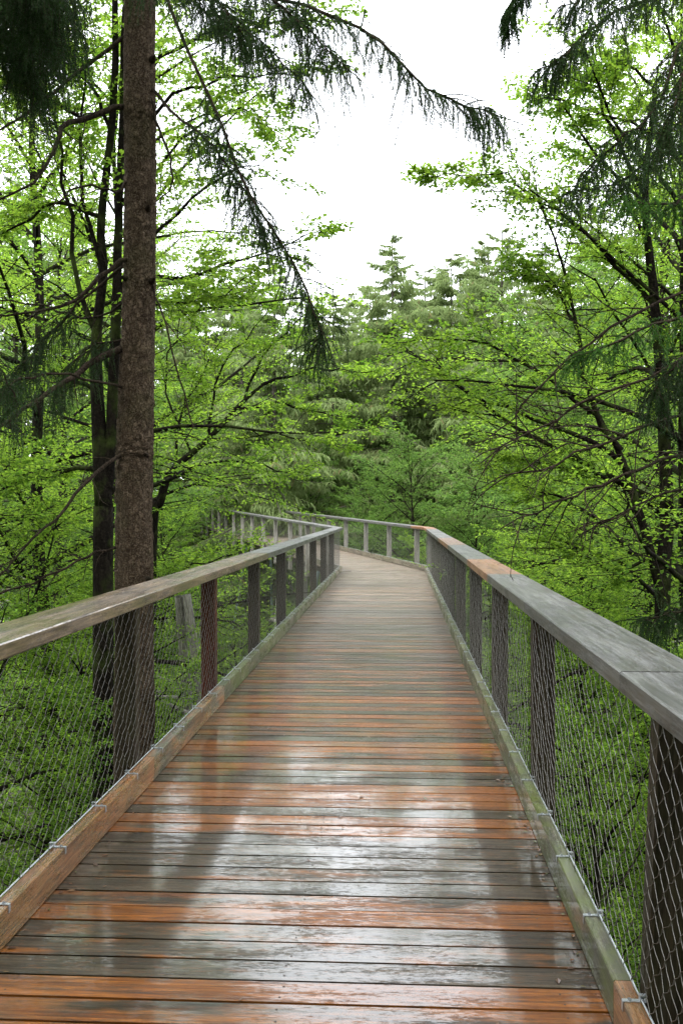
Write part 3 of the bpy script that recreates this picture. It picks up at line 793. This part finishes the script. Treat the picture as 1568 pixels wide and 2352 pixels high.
def spruce_at(px, ytop, d, k, label, group, rz):
    Hk = (28, 25, 30)[k]; z = float(gz(X(px, d), d)); top = EYE + (1168 - ytop) / 2286 * d
    o = place('spruce_tree', far[k], X(px, d), d, label, rz=rz, sc=(top - z) / Hk, group=group); o.scale = (o.scale[2] * 1.3, o.scale[2] * 1.3, o.scale[2]); return o
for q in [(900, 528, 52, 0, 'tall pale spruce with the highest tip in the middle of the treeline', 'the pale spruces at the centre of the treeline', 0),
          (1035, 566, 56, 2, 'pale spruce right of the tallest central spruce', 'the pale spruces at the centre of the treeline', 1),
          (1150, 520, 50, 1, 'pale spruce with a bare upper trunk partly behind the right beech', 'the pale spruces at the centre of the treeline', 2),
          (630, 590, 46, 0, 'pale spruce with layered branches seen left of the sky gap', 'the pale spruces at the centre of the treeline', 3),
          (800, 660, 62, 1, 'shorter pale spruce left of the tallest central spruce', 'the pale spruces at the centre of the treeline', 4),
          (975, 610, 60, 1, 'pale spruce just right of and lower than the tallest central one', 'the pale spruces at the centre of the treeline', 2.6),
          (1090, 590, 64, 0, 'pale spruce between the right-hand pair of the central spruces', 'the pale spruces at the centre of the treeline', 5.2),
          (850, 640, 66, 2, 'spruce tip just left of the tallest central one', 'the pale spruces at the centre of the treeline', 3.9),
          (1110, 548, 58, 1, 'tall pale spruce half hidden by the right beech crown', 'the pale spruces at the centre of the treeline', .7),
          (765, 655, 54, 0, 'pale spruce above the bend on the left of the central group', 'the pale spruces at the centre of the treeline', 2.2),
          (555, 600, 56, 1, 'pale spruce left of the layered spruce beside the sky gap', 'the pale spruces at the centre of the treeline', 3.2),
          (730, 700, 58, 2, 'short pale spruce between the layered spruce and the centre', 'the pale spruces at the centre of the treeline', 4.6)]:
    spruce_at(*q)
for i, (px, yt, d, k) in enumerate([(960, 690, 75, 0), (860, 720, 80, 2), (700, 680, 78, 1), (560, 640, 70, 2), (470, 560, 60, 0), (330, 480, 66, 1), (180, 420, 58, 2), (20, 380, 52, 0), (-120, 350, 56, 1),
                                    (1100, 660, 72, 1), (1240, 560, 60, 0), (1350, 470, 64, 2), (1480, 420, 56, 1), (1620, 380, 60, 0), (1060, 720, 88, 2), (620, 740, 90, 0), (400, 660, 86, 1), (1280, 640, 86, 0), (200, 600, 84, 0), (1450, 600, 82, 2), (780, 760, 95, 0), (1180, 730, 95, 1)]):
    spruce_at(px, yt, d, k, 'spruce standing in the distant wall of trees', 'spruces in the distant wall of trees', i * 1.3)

# ------------------------------------------------------------------ near spruce branches
def needles(mb, Pt, per, L, r, t0=.0, wdt=.0022):
    N = len(Pt); t = np.linspace(t0, 1, per)[None] + r.uniform(-.5, .5, (N, per)) / per; t = np.clip(t, 0, .999)
    pos, T = sample(Pt, t)
    rnd = r.normal(0, 1, (N, per, 3)); sd = nrm(rnd - (rnd * T).sum(-1, keepdims=True) * T)
    ax = nrm(T * .75 + sd * .8 + np.array([0, 0, .1])); ll = (L * r.uniform(.7, 1.2, (N, per)))[..., None]
    wv = nrm(np.cross(ax, r.normal(0, 1, ax.shape))) * wdt
    V = np.stack([pos - wv * .5, pos + wv * .5, pos + ax * ll], 2).reshape(-1, 3)
    mb.add(V, np.arange(len(V)).reshape(-1, 3), np.repeat(r.uniform(0, 1, N), per * 3))
def spruce_branch(root, pts, r0, r1, seed, n2=26, n3=5, l2=.7, hang=.28, t0=.25, per=60, nl=.018, mat_='needle', foliage=True, wdt=.0048, droop=-1.1, bare_twigs=0):
    r = np.random.default_rng(seed); m = 14
    path = smooth_path(pts, m); path[1:] += r.normal(0, .012, (m - 1, 3)) * 1
    wd = MB(); tubes(wd, path[None], np.linspace(r0, r1, m)[None], 8)
    Ln = np.linalg.norm(np.diff(path, axis=0), axis=1).sum()
    if bare_twigs:
        Bb, Lb = sprout(path[None], bare_twigs, .15, .97, 42, Ln * .26, 6, r, plane=.7, grav=-.05, wig=.14, lenfall=.5)
        tubes(wd, Bb, np.linspace(max(r1, .006), .002, 6)[None], 4)
        Bc, _ = sprout(Bb, 4, .3, .95, 45, Lb * .4, 4, r, plane=.7, grav=-.05, wig=.15, lenfall=.5)
        tubes(wd, Bc, np.linspace(.003, .0012, 4)[None], 3)
    o = None
    if foliage:
        B2, L2 = sprout(path[None], n2, t0, .99, 50, l2, 5, r, plane=.35, grav=-.14, wig=.06, lenfall=.45)
        tubes(wd, B2, np.linspace(.005, .002, 5)[None], 3)
        B3, L3 = sprout(B2, n3, .04, .99, 55, np.full(len(B2), hang), 4, r, plane=.35, lift=droop, grav=-.5, wig=.05, lenfall=.1)
        B4, L4 = sprout(path[None], int(n2 * 1.4), t0, .99, 60, hang, 4, r, plane=.6, lift=droop, grav=-.35, wig=.1, lenfall=.1)
        B3 = np.concatenate([B3, B4])
        tubes(wd, B3, np.linspace(.0016, .0008, 4)[None], 3)
        nd = MB(); needles(nd, B3, per, nl, r, wdt=wdt); needles(nd, B2, per * 2, nl, r, wdt=wdt)
    ob = child_build(wd, 'branch', M['twig'], root, smooth=True)
    if foliage: child_build(nd, 'needle_sprays', M[mat_], ob)
    return ob

def scaly_trunk(pts, radii, seed, mat_='spruce_bark', k=64, m=420, rough=.006):
    r = np.random.default_rng(seed); path = smooth_path(pts, m); R = np.interp(np.linspace(0, 1, m), np.linspace(0, 1, len(radii)), radii)
    T = nrm(np.gradient(path, axis=0)); A = nrm(np.cross(T, np.array([0, 1, .01]))); B = np.cross(T, A)
    th = np.arange(k) * 2 * math.pi / k
    bump_ = r.normal(0, 1, (m // 3 + 1, k // 2)); bump_ = np.repeat(np.repeat(bump_, 3, 0)[:m], 2, 1)
    RR = R[:, None] * (1 + .02 * np.sin(3 * th + path[:, 2:3] * .7)) + np.clip(bump_, -1.2, 1.5) * rough + r.normal(0, rough * .35, (m, k))
    V = path[:, None] + RR[..., None] * (A[:, None] * np.cos(th)[None, :, None] + B[:, None] * np.sin(th)[None, :, None])
    idx = np.arange(m * k).reshape(m, k)
    F = np.stack([idx[:-1], np.roll(idx[:-1], -1, 1), np.roll(idx[1:], -1, 1), idx[1:]], -1).reshape(-1, 4)
    mb = MB(); mb.add(V.reshape(-1, 3), F); return mb

def upper_crown(root, zb, H, cr, seed):
    """needle-bearing crown of a tall spruce, starting at height zb above the deck"""
    r = np.random.default_rng(seed); nb = int(H * 7); t = np.linspace(0, .98, nb); az = r.uniform(0, 6.283, nb)
    L = cr * (1 - t) ** .7 * r.uniform(.6, 1.15, nb) + .3; el = np.radians(r.uniform(-12, 8, nb) + 20 * t)
    x0, y0 = root.location[0], root.location[1]
    d = np.stack([np.cos(az) * np.cos(el), np.sin(az) * np.cos(el), np.sin(el)], 1)
    out = [np.stack([x0 + 0 * t, y0 + 0 * t, zb + t * H], 1)]
    for q in range(5): d = nrm(d + np.array([0, 0, -.02])); out.append(out[-1] + d * (L / 5)[:, None])
    B = np.stack(out, 1)
    B2, L2 = sprout(B, 18, .1, .99, 55, np.clip(L * .34, .25, 1.4), 4, r, plane=.12, grav=-.1, wig=.05, lenfall=.5)
    B3, L3 = sprout(B2, 8, .05, .99, 60, np.full(len(B2), .35), 3, r, plane=.25, lift=-.5, grav=-.4, wig=.1, lenfall=.2)
    nd = MB(); tubes(nd, B, .02, 3)
    n_ = len(B3); s_ = nrm(r.normal(0, 1, (n_, 3)) * np.array([1, 1, .2])) * .05
    V = np.stack([B3[:, 0] - s_ * .5, B3[:, 0] + s_ * .5, B3[:, 2]], 1); nd.add(V.reshape(-1, 3), np.arange(n_ * 3).reshape(-1, 3), np.repeat(r.uniform(0, 1, n_), 3))
    child_build(nd, 'crown', M['needle'], root)

# the big spruce left of the walkway
TD = 9.0
tb = P(309, 1350, TD); tt = P(322, 0, TD)
base = tb + (tb - tt) / (tb[2] - tt[2]) * (GROUND - tb[2]) * 1.0
base = tb.copy(); base[2] = float(gz(tb[0], tb[1])) - .2
top = tt + np.array([.1, .1, 9])
sA = thing('spruce_tree', 'big scaly-barked spruce trunk rising against the left handrail', 'tree', base)
mb = scaly_trunk([base, tb, P(312, 1000, TD), P(321, 600, TD), P(322, 300, TD), tt, top], [.24, .165, .160, .140, .139, .137, .09], 5)
child_build(mb, 'trunk', M['spruce_bark'], sA, smooth=True)
# knots and broken stubs on the trunk
for i, (px, py, dx) in enumerate([(318, 222, 0), (352, 135, .1), (316, 770, 0), (316, 878, 0), (350, 645, .1), (322, 980, .02), (335, 1045, .03), (312, 1235, 0), (340, 1330, .1), (290, 640, -.08), (340, 480, .06), (300, 950, -.1)]):
    c = P(px, py, TD - .10); d = nrm(np.array([dx * 6, -1, .15])); r = np.random.default_rng(i)
    mb = MB(); L = r.uniform(.02, .06)
    tubes(mb, smooth_path([c - d * .03, c + d * L * .5, c + d * L], 4)[None], np.array([[.034, .026, .018, .010]]), 8)
    child_build(mb, 'stub', M['twig'], sA, smooth=True)
trunkd = lambda py, px=321: P(px, py, TD)
def tr(px, py, d): return P(px, py, d)
# bare, drooping branches to the left
for i, (pts, ra, tw) in enumerate([
    ([tr(315, 245, 9), tr(200, 270, 8.8), tr(138, 300, 8.6), tr(130, 350, 8.5), tr(60, 430, 8.3), tr(-60, 480, 8.2)], .03, 12),
    ([tr(315, 70, 9), tr(210, 140, 8.9), tr(110, 220, 8.7), tr(0, 300, 8.6), tr(-100, 350, 8.6)], .02, 12),
    ([tr(315, 580, 9), tr(250, 620, 8.8), tr(155, 700, 8.6), tr(60, 720, 8.4), tr(-60, 715, 8.2)], .024, 10),
    ([tr(305, 785, 9), tr(200, 840, 8.7), tr(100, 905, 8.3), tr(0, 975, 8.0), tr(-80, 1030, 7.9)], .034, 10),
    ([tr(300, 1035, 9), tr(215, 1085, 8.6), tr(140, 1180, 8.3), tr(60, 1250, 8.1), tr(0, 1330, 8.0)], .020, 8),
    ([tr(300, 1240, 9), tr(190, 1285, 8.7), tr(90, 1330, 8.5), tr(-30, 1380, 8.3)], .014, 8),
    ([tr(315, 410, 9), tr(260, 440, 8.8), tr(180, 430, 8.6), tr(120, 480, 8.4)], .014, 6),
    ([tr(345, 645, 9), tr(375, 730, 8.8), tr(410, 860, 8.7), tr(445, 990, 8.6)], .010, 5),
    ([tr(345, 200, 9), tr(365, 300, 8.9), tr(395, 400, 8.8), tr(370, 470, 8.8)], .016, 5),
    ([tr(300, 690, 9), tr(200, 730, 9.2), tr(90, 700, 9.4), tr(-30, 690, 9.4)], .012, 8)]):
    spruce_branch(sA, pts, ra, .006, 400 + i, foliage=False, bare_twigs=tw)
# needle-bearing branches that come down from above the frame
for i, (pts, ra, kw) in enumerate([
    ([tr(340, -260, 9), tr(385, 0, 8.5), tr(465, 190, 8.1), tr(530, 350, 7.9), tr(600, 500, 7.7), tr(680, 620, 7.5), tr(725, 730, 7.4), tr(738, 800, 7.4)], .017, dict(n2=54, n3=6, l2=.42, hang=.26, t0=.3)),
    ([tr(345, -420, 9), tr(560, -60, 8.0), tr(720, 20, 7.4), tr(850, 80, 7.0), tr(960, 190, 6.8), tr(1060, 240, 6.7), tr(1150, 262, 6.6)], .017, dict(n2=58, n3=6, l2=.42, hang=.24, t0=.18)),
    ([tr(335, -500, 9), tr(470, -150, 7.8), tr(600, -20, 7.2), tr(700, 60, 7.0), tr(800, 160, 6.8)], .015, dict(n2=50, n3=6, l2=.5, hang=.3, t0=.2)),
    ([tr(340, -200, 9), tr(420, -20, 8.6), tr(520, 50, 8.2), tr(620, 110, 8.0), tr(720, 220, 7.8)], .013, dict(n2=44, n3=6, l2=.5, hang=.28, t0=.3)),
    ([tr(345, 200, 9), tr(400, 260, 8.6), tr(480, 330, 8.2), tr(560, 440, 7.9), tr(620, 560, 7.7)], .016, dict(n2=36, n3=5, l2=.4, hang=.24, t0=.35)),
    ([tr(335, -420, 9), tr(300, -100, 7.6), tr(410, -40, 7.0), tr(500, 10, 6.8), tr(560, 80, 6.7)], .013, dict(n2=40, n3=6, l2=.5, hang=.26, t0=.35)),
    ([tr(305, 785, 9.05), tr(230, 790, 8.9), tr(170, 830, 8.8), tr(120, 900, 8.7)], .012, dict(n2=26, n3=5, l2=.45, hang=.3, t0=.2)),
    ([tr(305, 600, 9.05), tr(200, 680, 9.0), tr(120, 760, 8.9), tr(60, 830, 8.8), tr(0, 900, 8.7)], .014, dict(n2=34, n3=6, l2=.5, hang=.32, t0=.3)),
    ([tr(300, 900, 9.05), tr(150, 860, 8.2), tr(40, 880, 7.6), tr(-40, 940, 7.2)], .014, dict(n2=14, n3=5, l2=.35, hang=.3, t0=.35))]):
    spruce_branch(sA, pts, ra, .004, 450 + i, **kw)

upper_crown(sA, 8.4, 10, 4.0, 31)
# spruce outside the top left corner
b_ = P(-330, 0, 6.5); b0 = b_.copy(); b0[2] = float(gz(b_[0], b_[1])) - .2
sB = thing('spruce_tree', 'dark spruce beyond the left edge with dense sprays in the top left corner', 'tree', b0)
child_build(scaly_trunk([b0, (b0 + b_) / 2, b_, b_ + [0, 0, 6]], [.2, .15, .12, .06], 6, k=32, m=160), 'trunk', M['spruce_bark'], sB, smooth=True)
for i, pts in enumerate([
    [tr(-330, -320, 6.5), tr(-150, -150, 6.0), tr(-10, -90, 5.6), tr(90, -60, 5.4), tr(130, -20, 5.4)],
    [tr(-330, -250, 6.5), tr(-150, -90, 6.2), tr(-20, -20, 6.0), tr(60, 20, 5.9), tr(105, 70, 5.9)],
    [tr(-330, -200, 6.5), tr(-170, -40, 6.3), tr(-50, 40, 6.2), tr(10, 90, 6.1), tr(50, 140, 6.1)],
    [tr(-330, -360, 6.5), tr(-190, -220, 5.8), tr(-90, -120, 5.4), tr(10, -120, 5.2), tr(80, -100, 5.0)],
    [tr(-330, 620, 6.5), tr(-180, 700, 6.6), tr(-70, 790, 6.8), tr(5, 850, 6.8), tr(35, 930, 6.8)]]):
    spruce_branch(sB, pts, .018, .004, 500 + i, n2=46 if i < 4 else 16, n3=9 if i < 4 else 5, l2=.5 if i < 4 else .3, hang=.34, t0=.3)

upper_crown(sB, 7.6, 11, 4.2, 32)
# spruce outside the right edge
c_ = P(1760, 600, 8.0); c0 = c_.copy(); c0[2] = float(gz(c_[0], c_[1])) - .2
sC = thing('spruce_tree', 'dark spruce beyond the right edge whose drooping branches cross the upper right', 'tree', c0)
child_build(scaly_trunk([c0, (c0 + c_) / 2, c_, c_ + [0, 0, 8]], [.24, .19, .16, .08], 7, k=32, m=160), 'trunk', M['spruce_bark'], sC, smooth=True)
for i, (pts, kw) in enumerate([
    ([tr(1760, -420, 8), tr(1560, -60, 7.4), tr(1440, 10, 7.2), tr(1350, 70, 7.0), tr(1290, 130, 7.0), tr(1235, 155, 7.0)], dict(n2=34, l2=.34, hang=.24)),
    ([tr(1760, -300, 8), tr(1600, -40, 7.0), tr(1480, -20, 6.7), tr(1380, -10, 6.5), tr(1290, 20, 6.5)], dict(n2=28, l2=.34, hang=.2)),
    ([tr(1760, -150, 8), tr(1600, 60, 7.4), tr(1540, 150, 7.2), tr(1500, 250, 7.1), tr(1420, 320, 7.0), tr(1330, 400, 7.0)], dict(n2=34, l2=.34, hang=.25, t0=.2)),
    ([tr(1760, -50, 8), tr(1620, 200, 7.6), tr(1540, 300, 7.5), tr(1480, 380, 7.4), tr(1400, 420, 7.4), tr(1310, 445, 7.4)], dict(n2=30, l2=.32, hang=.22, t0=.2)),
    ([tr(1760, 0, 8), tr(1640, 110, 6.6), tr(1575, 160, 6.3), tr(1540, 260, 6.2), tr(1520, 340, 6.2)], dict(n2=26, l2=.34, hang=.28, t0=.3)),
    ([tr(1760, 350, 8), tr(1620, 430, 6.6), tr(1520, 470, 6.2), tr(1420, 450, 6.0)], dict(n2=14, l2=.24, hang=.14, t0=.4, mat_='fresh_needle', droop=-.15)),
    ([tr(1760, 640, 8), tr(1640, 700, 6.6), tr(1520, 740, 6.2), tr(1400, 790, 6.0), tr(1310, 830, 6.0)], dict(n2=14, l2=.24, hang=.14, t0=.4, mat_='fresh_needle', droop=-.15)),
    ([tr(1760, 780, 8), tr(1640, 800, 7.2), tr(1560, 830, 6.9), tr(1500, 900, 6.8)], dict(n2=30, l2=.36, hang=.26, t0=.3)),
    ([tr(1760, 1330, 8), tr(1660, 1370, 7.8), tr(1560, 1400, 7.6), tr(1470, 1430, 7.5)], dict(n2=30, l2=.4, hang=.22, t0=.3)),
    ([tr(1760, -480, 8), tr(1500, -180, 7.0), tr(1300, -90, 6.6), tr(1190, -20, 6.5), tr(1160, 50, 6.5)], dict(n2=30, l2=.2, hang=.16, t0=.5))]):
    spruce_branch(sC, pts, .015, .004, 600 + i, n3=6, **kw)
for i, (pts, ra) in enumerate([
    ([tr(1760, 600, 8), tr(1500, 705, 7.6), tr(1330, 800, 7.4), tr(1230, 900, 7.3), tr(1150, 985, 7.3)], .014),
    ([tr(1760, 720, 8), tr(1530, 845, 7.4), tr(1350, 920, 7.2), tr(1200, 1000, 7.0), tr(1100, 1060, 7.0)], .013),
    ([tr(1760, 870, 8), tr(1560, 950, 7.2), tr(1400, 1010, 7.0), tr(1250, 1080, 6.8), tr(1160, 1090, 6.8)], .014),
    ([tr(1760, 990, 8), tr(1560, 1040, 7.3), tr(1400, 1110, 7.0), tr(1290, 1150, 6.9), tr(1150, 1215, 6.8)], .016),
    ([tr(1760, 1100, 8), tr(1600, 1115, 7.4), tr(1480, 1150, 7.2), tr(1400, 1190, 7.1), tr(1330, 1205, 7.1)], .012)]):
    spruce_branch(sC, pts, ra, .004, 650 + i, foliage=False, bare_twigs=16)

upper_crown(sC, 8.2, 11, 4.4, 33)
# ------------------------------------------------------------------ near beeches drawn limb by limb
def limb_beech(label, d0, trunks, limbs, seed, leaf=.07, n2=16, n3=8, per=10, t0=.2):
    r = np.random.default_rng(seed)
    f = P(trunks[0][0][0][0], trunks[0][0][0][1], trunks[0][0][0][2] if len(trunks[0][0][0]) > 2 else d0)
    base = f.copy(); base[2] = float(gz(f[0], f[1])) - .2
    root = thing('beech_tree', label, 'tree', base, 'beech trees close to the walkway')
    tm = MB()
    for pts, ra in trunks:
        w_ = [P(*(q if len(q) > 2 else (*q, d0))) for q in pts]
        if pts is trunks[0][0]: w_ = [base] + w_; ra = [ra[0] * 1.2] + list(ra)
        m = 40; pa = smooth_path(w_, m); pa += np.cumsum(r.normal(0, .004, pa.shape), 0)
        tubes(tm, pa[None], np.interp(np.linspace(0, 1, m), np.linspace(0, 1, len(ra)), ra)[None], 12)
    LP, RR = [], []
    for pts, ra in limbs:
        pa = smooth_path([P(*(q if len(q) > 2 else (*q, d0))) for q in pts], 10); pa[1:] += r.normal(0, .03, (9, 3))
        LP.append(pa); RR.append(np.linspace(ra, .006, 10))
    wd, lf = beech_from_limbs(np.array(LP), np.array(RR), r, leaf, n2, n3, per, l2=.30, t0=t0, k=8)
    def prune(q):
        V = np.concatenate(q.V); bad = in_walkway(V, .25)
        for k_ in (3, 4): q.F[k_] = [f_[~bad[f_].any(1)] for f_ in q.F[k_]]
    prune(wd); prune(lf)
    n0 = tm.n
    for k_ in (3, 4): tm.F[k_] += [f_ + n0 for f_ in wd.F[k_]]
    tm.V += wd.V; tm.A += wd.A; tm.W += wd.W; tm.n += wd.n
    child_build(tm, 'trunk', M['beech_bark'], root, smooth=True)
    child_build(lf, 'crown', M['beech_leaf'], root)
limb_beech('twin-stemmed dark beech directly left of the big spruce trunk', 12.0,
    [([(238, 1350), (238, 1150), (225, 950), (222, 780), (240, 620), (236, 500), (262, 250), (268, 60), (262, -150)], [.125, .11, .085, .065, .055, .05, .045, .04, .03]),
     ([(245, 1120), (262, 900), (270, 720), (276, 500), (285, 300), (290, 50), (300, -200)], [.08, .07, .06, .05, .045, .04, .03])],
    [([(225, 780), (160, 560), (140, 380), (120, 200), (60, 60)], .035), ([(236, 620), (190, 450), (190, 300), (200, 150), (170, 20)], .03),
     ([(262, 700), (340, 560), (430, 470), (520, 400, 11), (600, 380, 10.5)], .03), ([(270, 600), (380, 640), (480, 620), (600, 580, 11), (720, 540, 10.5)], .03),
     ([(276, 400), (370, 250), (450, 200), (560, 180, 11), (680, 170, 10.5)], .03), ([(285, 260), (380, 120), (500, 80), (620, 60), (740, 60)], .03),
     ([(240, 1090), (150, 1075), (60, 1090), (-40, 1150)], .035), ([(225, 900), (130, 860), (20, 900), (-80, 930)], .03),
     ([(236, 500), (130, 470), (40, 520), (-60, 540)], .03), ([(262, 250), (160, 260), (60, 200), (-60, 160)], .03),
     ([(276, 470), (350, 420), (440, 300), (540, 250), (640, 260)], .025), ([(270, 720), (350, 700), (460, 690), (560, 650, 11)], .025),
     ([(262, 100), (330, 20), (420, -60), (520, -100)], .025), ([(255, 300), (200, 200), (120, 80), (60, -60)], .025)], 71)
limb_beech('leaning beech whose dark limb arches over the far walkway', 19.0,
    [([(350, 1300), (370, 1150), (400, 1080), (480, 1010), (560, 925), (610, 880)], [.10, .085, .07, .055, .04, .025])],
    [([(400, 1080), (520, 1060), (640, 1080), (720, 1100)], .03), ([(480, 1010), (600, 1000), (700, 1010), (800, 1030)], .03),
     ([(540, 940), (640, 930), (740, 950), (820, 970)], .035), ([(600, 885), (700, 850), (780, 850), (850, 860)], .035),
     ([(560, 925), (600, 820), (680, 740), (740, 700)], .03), ([(480, 1010), (500, 880), (560, 780), (620, 700)], .03),
     ([(400, 1080), (420, 950), (470, 850), (520, 760)], .03),      ([(350, 1330), (440, 1300), (540, 1275), (650, 1250, 16.5)], .022),
     ([(440, 1040), (380, 900), (400, 780), (430, 680)], .025)], 72, t0=.1)
limb_beech('beech with dark crooked stems right of the walkway behind the bare spruce branches', 13.0,
    [([(1520, 1480), (1530, 1200), (1520, 950), (1500, 700), (1480, 450), (1500, 200)], [.105, .09, .08, .065, .045, .03]),
     ([(1525, 1400), (1500, 1280), (1450, 1100), (1425, 1035), (1380, 960)], [.07, .062, .052, .04, .03]),
     ([(1510, 1290), (1450, 1270), (1370, 1190), (1300, 1150)], [.04, .035, .03, .02])],
    [([(1440, 1080), (1340, 1010), (1200, 950), (1080, 900), (990, 830)], .04), ([(1425, 1035), (1350, 900), (1330, 780), (1280, 560), (1200, 400)], .045),
     ([(1380, 960), (1250, 870), (1150, 800), (1030, 780), (920, 790)], .03), ([(1500, 700), (1400, 600), (1330, 520), (1240, 470), (1120, 440)], .035),
     ([(1490, 560), (1420, 440), (1350, 330), (1290, 240), (1230, 220)], .03), ([(1480, 450), (1400, 300), (1380, 200), (1360, 120)], .03),
     ([(1300, 1150), (1250, 1130), (1200, 1110, 14), (1160, 1090, 15)], .02), ([(1500, 1280), (1420, 1310), (1340, 1280, 13.5), (1280, 1240, 14)], .025),
     ([(1460, 1120), (1360, 1080), (1240, 1060), (1120, 1060)], .03), ([(1510, 880), (1560, 760), (1620, 650)], .03),
     ([(1330, 780), (1290, 690), (1240, 640), (1190, 630)], .025),
     ([(1500, 200), (1440, 150), (1380, 160), (1300, 230)], .022), ([(1250, 480), (1160, 400), (1060, 400), (970, 410)], .018)], 73)

# ------------------------------------------------------------------ undergrowth
def undergrowth():
    r = np.random.default_rng(77); mb = MB()
    N = 2600; x = r.uniform(-45, 45, N); y = r.uniform(4, 75, N)
    keep = r.uniform(0, 1, N) < .9; x, y = x[keep], y[keep]; N = len(x)
    c = np.stack([x, y, gz(x, y) + .1], 1)
    k = 44
    pos = c[:, None] + np.stack([r.normal(0, .8, (N, k)), r.normal(0, .8, (N, k)), r.uniform(0, 1.5, (N, k)) * r.uniform(.4, 1.4, (N, 1))], -1)
    ax = nrm(r.normal(0, 1, (N, k, 3)) * np.array([1, 1, .35])); up = nrm(np.array([0, 0, 1.]) + r.normal(0, .4, (N, k, 3)))
    L = r.uniform(.12, .26, (N, k))
    leaves(mb, pos.reshape(-1, 3), ax.reshape(-1, 3), up.reshape(-1, 3), L.ravel(), L.ravel() * .6, r)
    o = mb.build('undergrowth', M['beech_leaf']); o['kind'] = 'stuff'; o['label'] = 'green leafy undergrowth covering the forest floor'; o['category'] = 'undergrowth'
undergrowth()
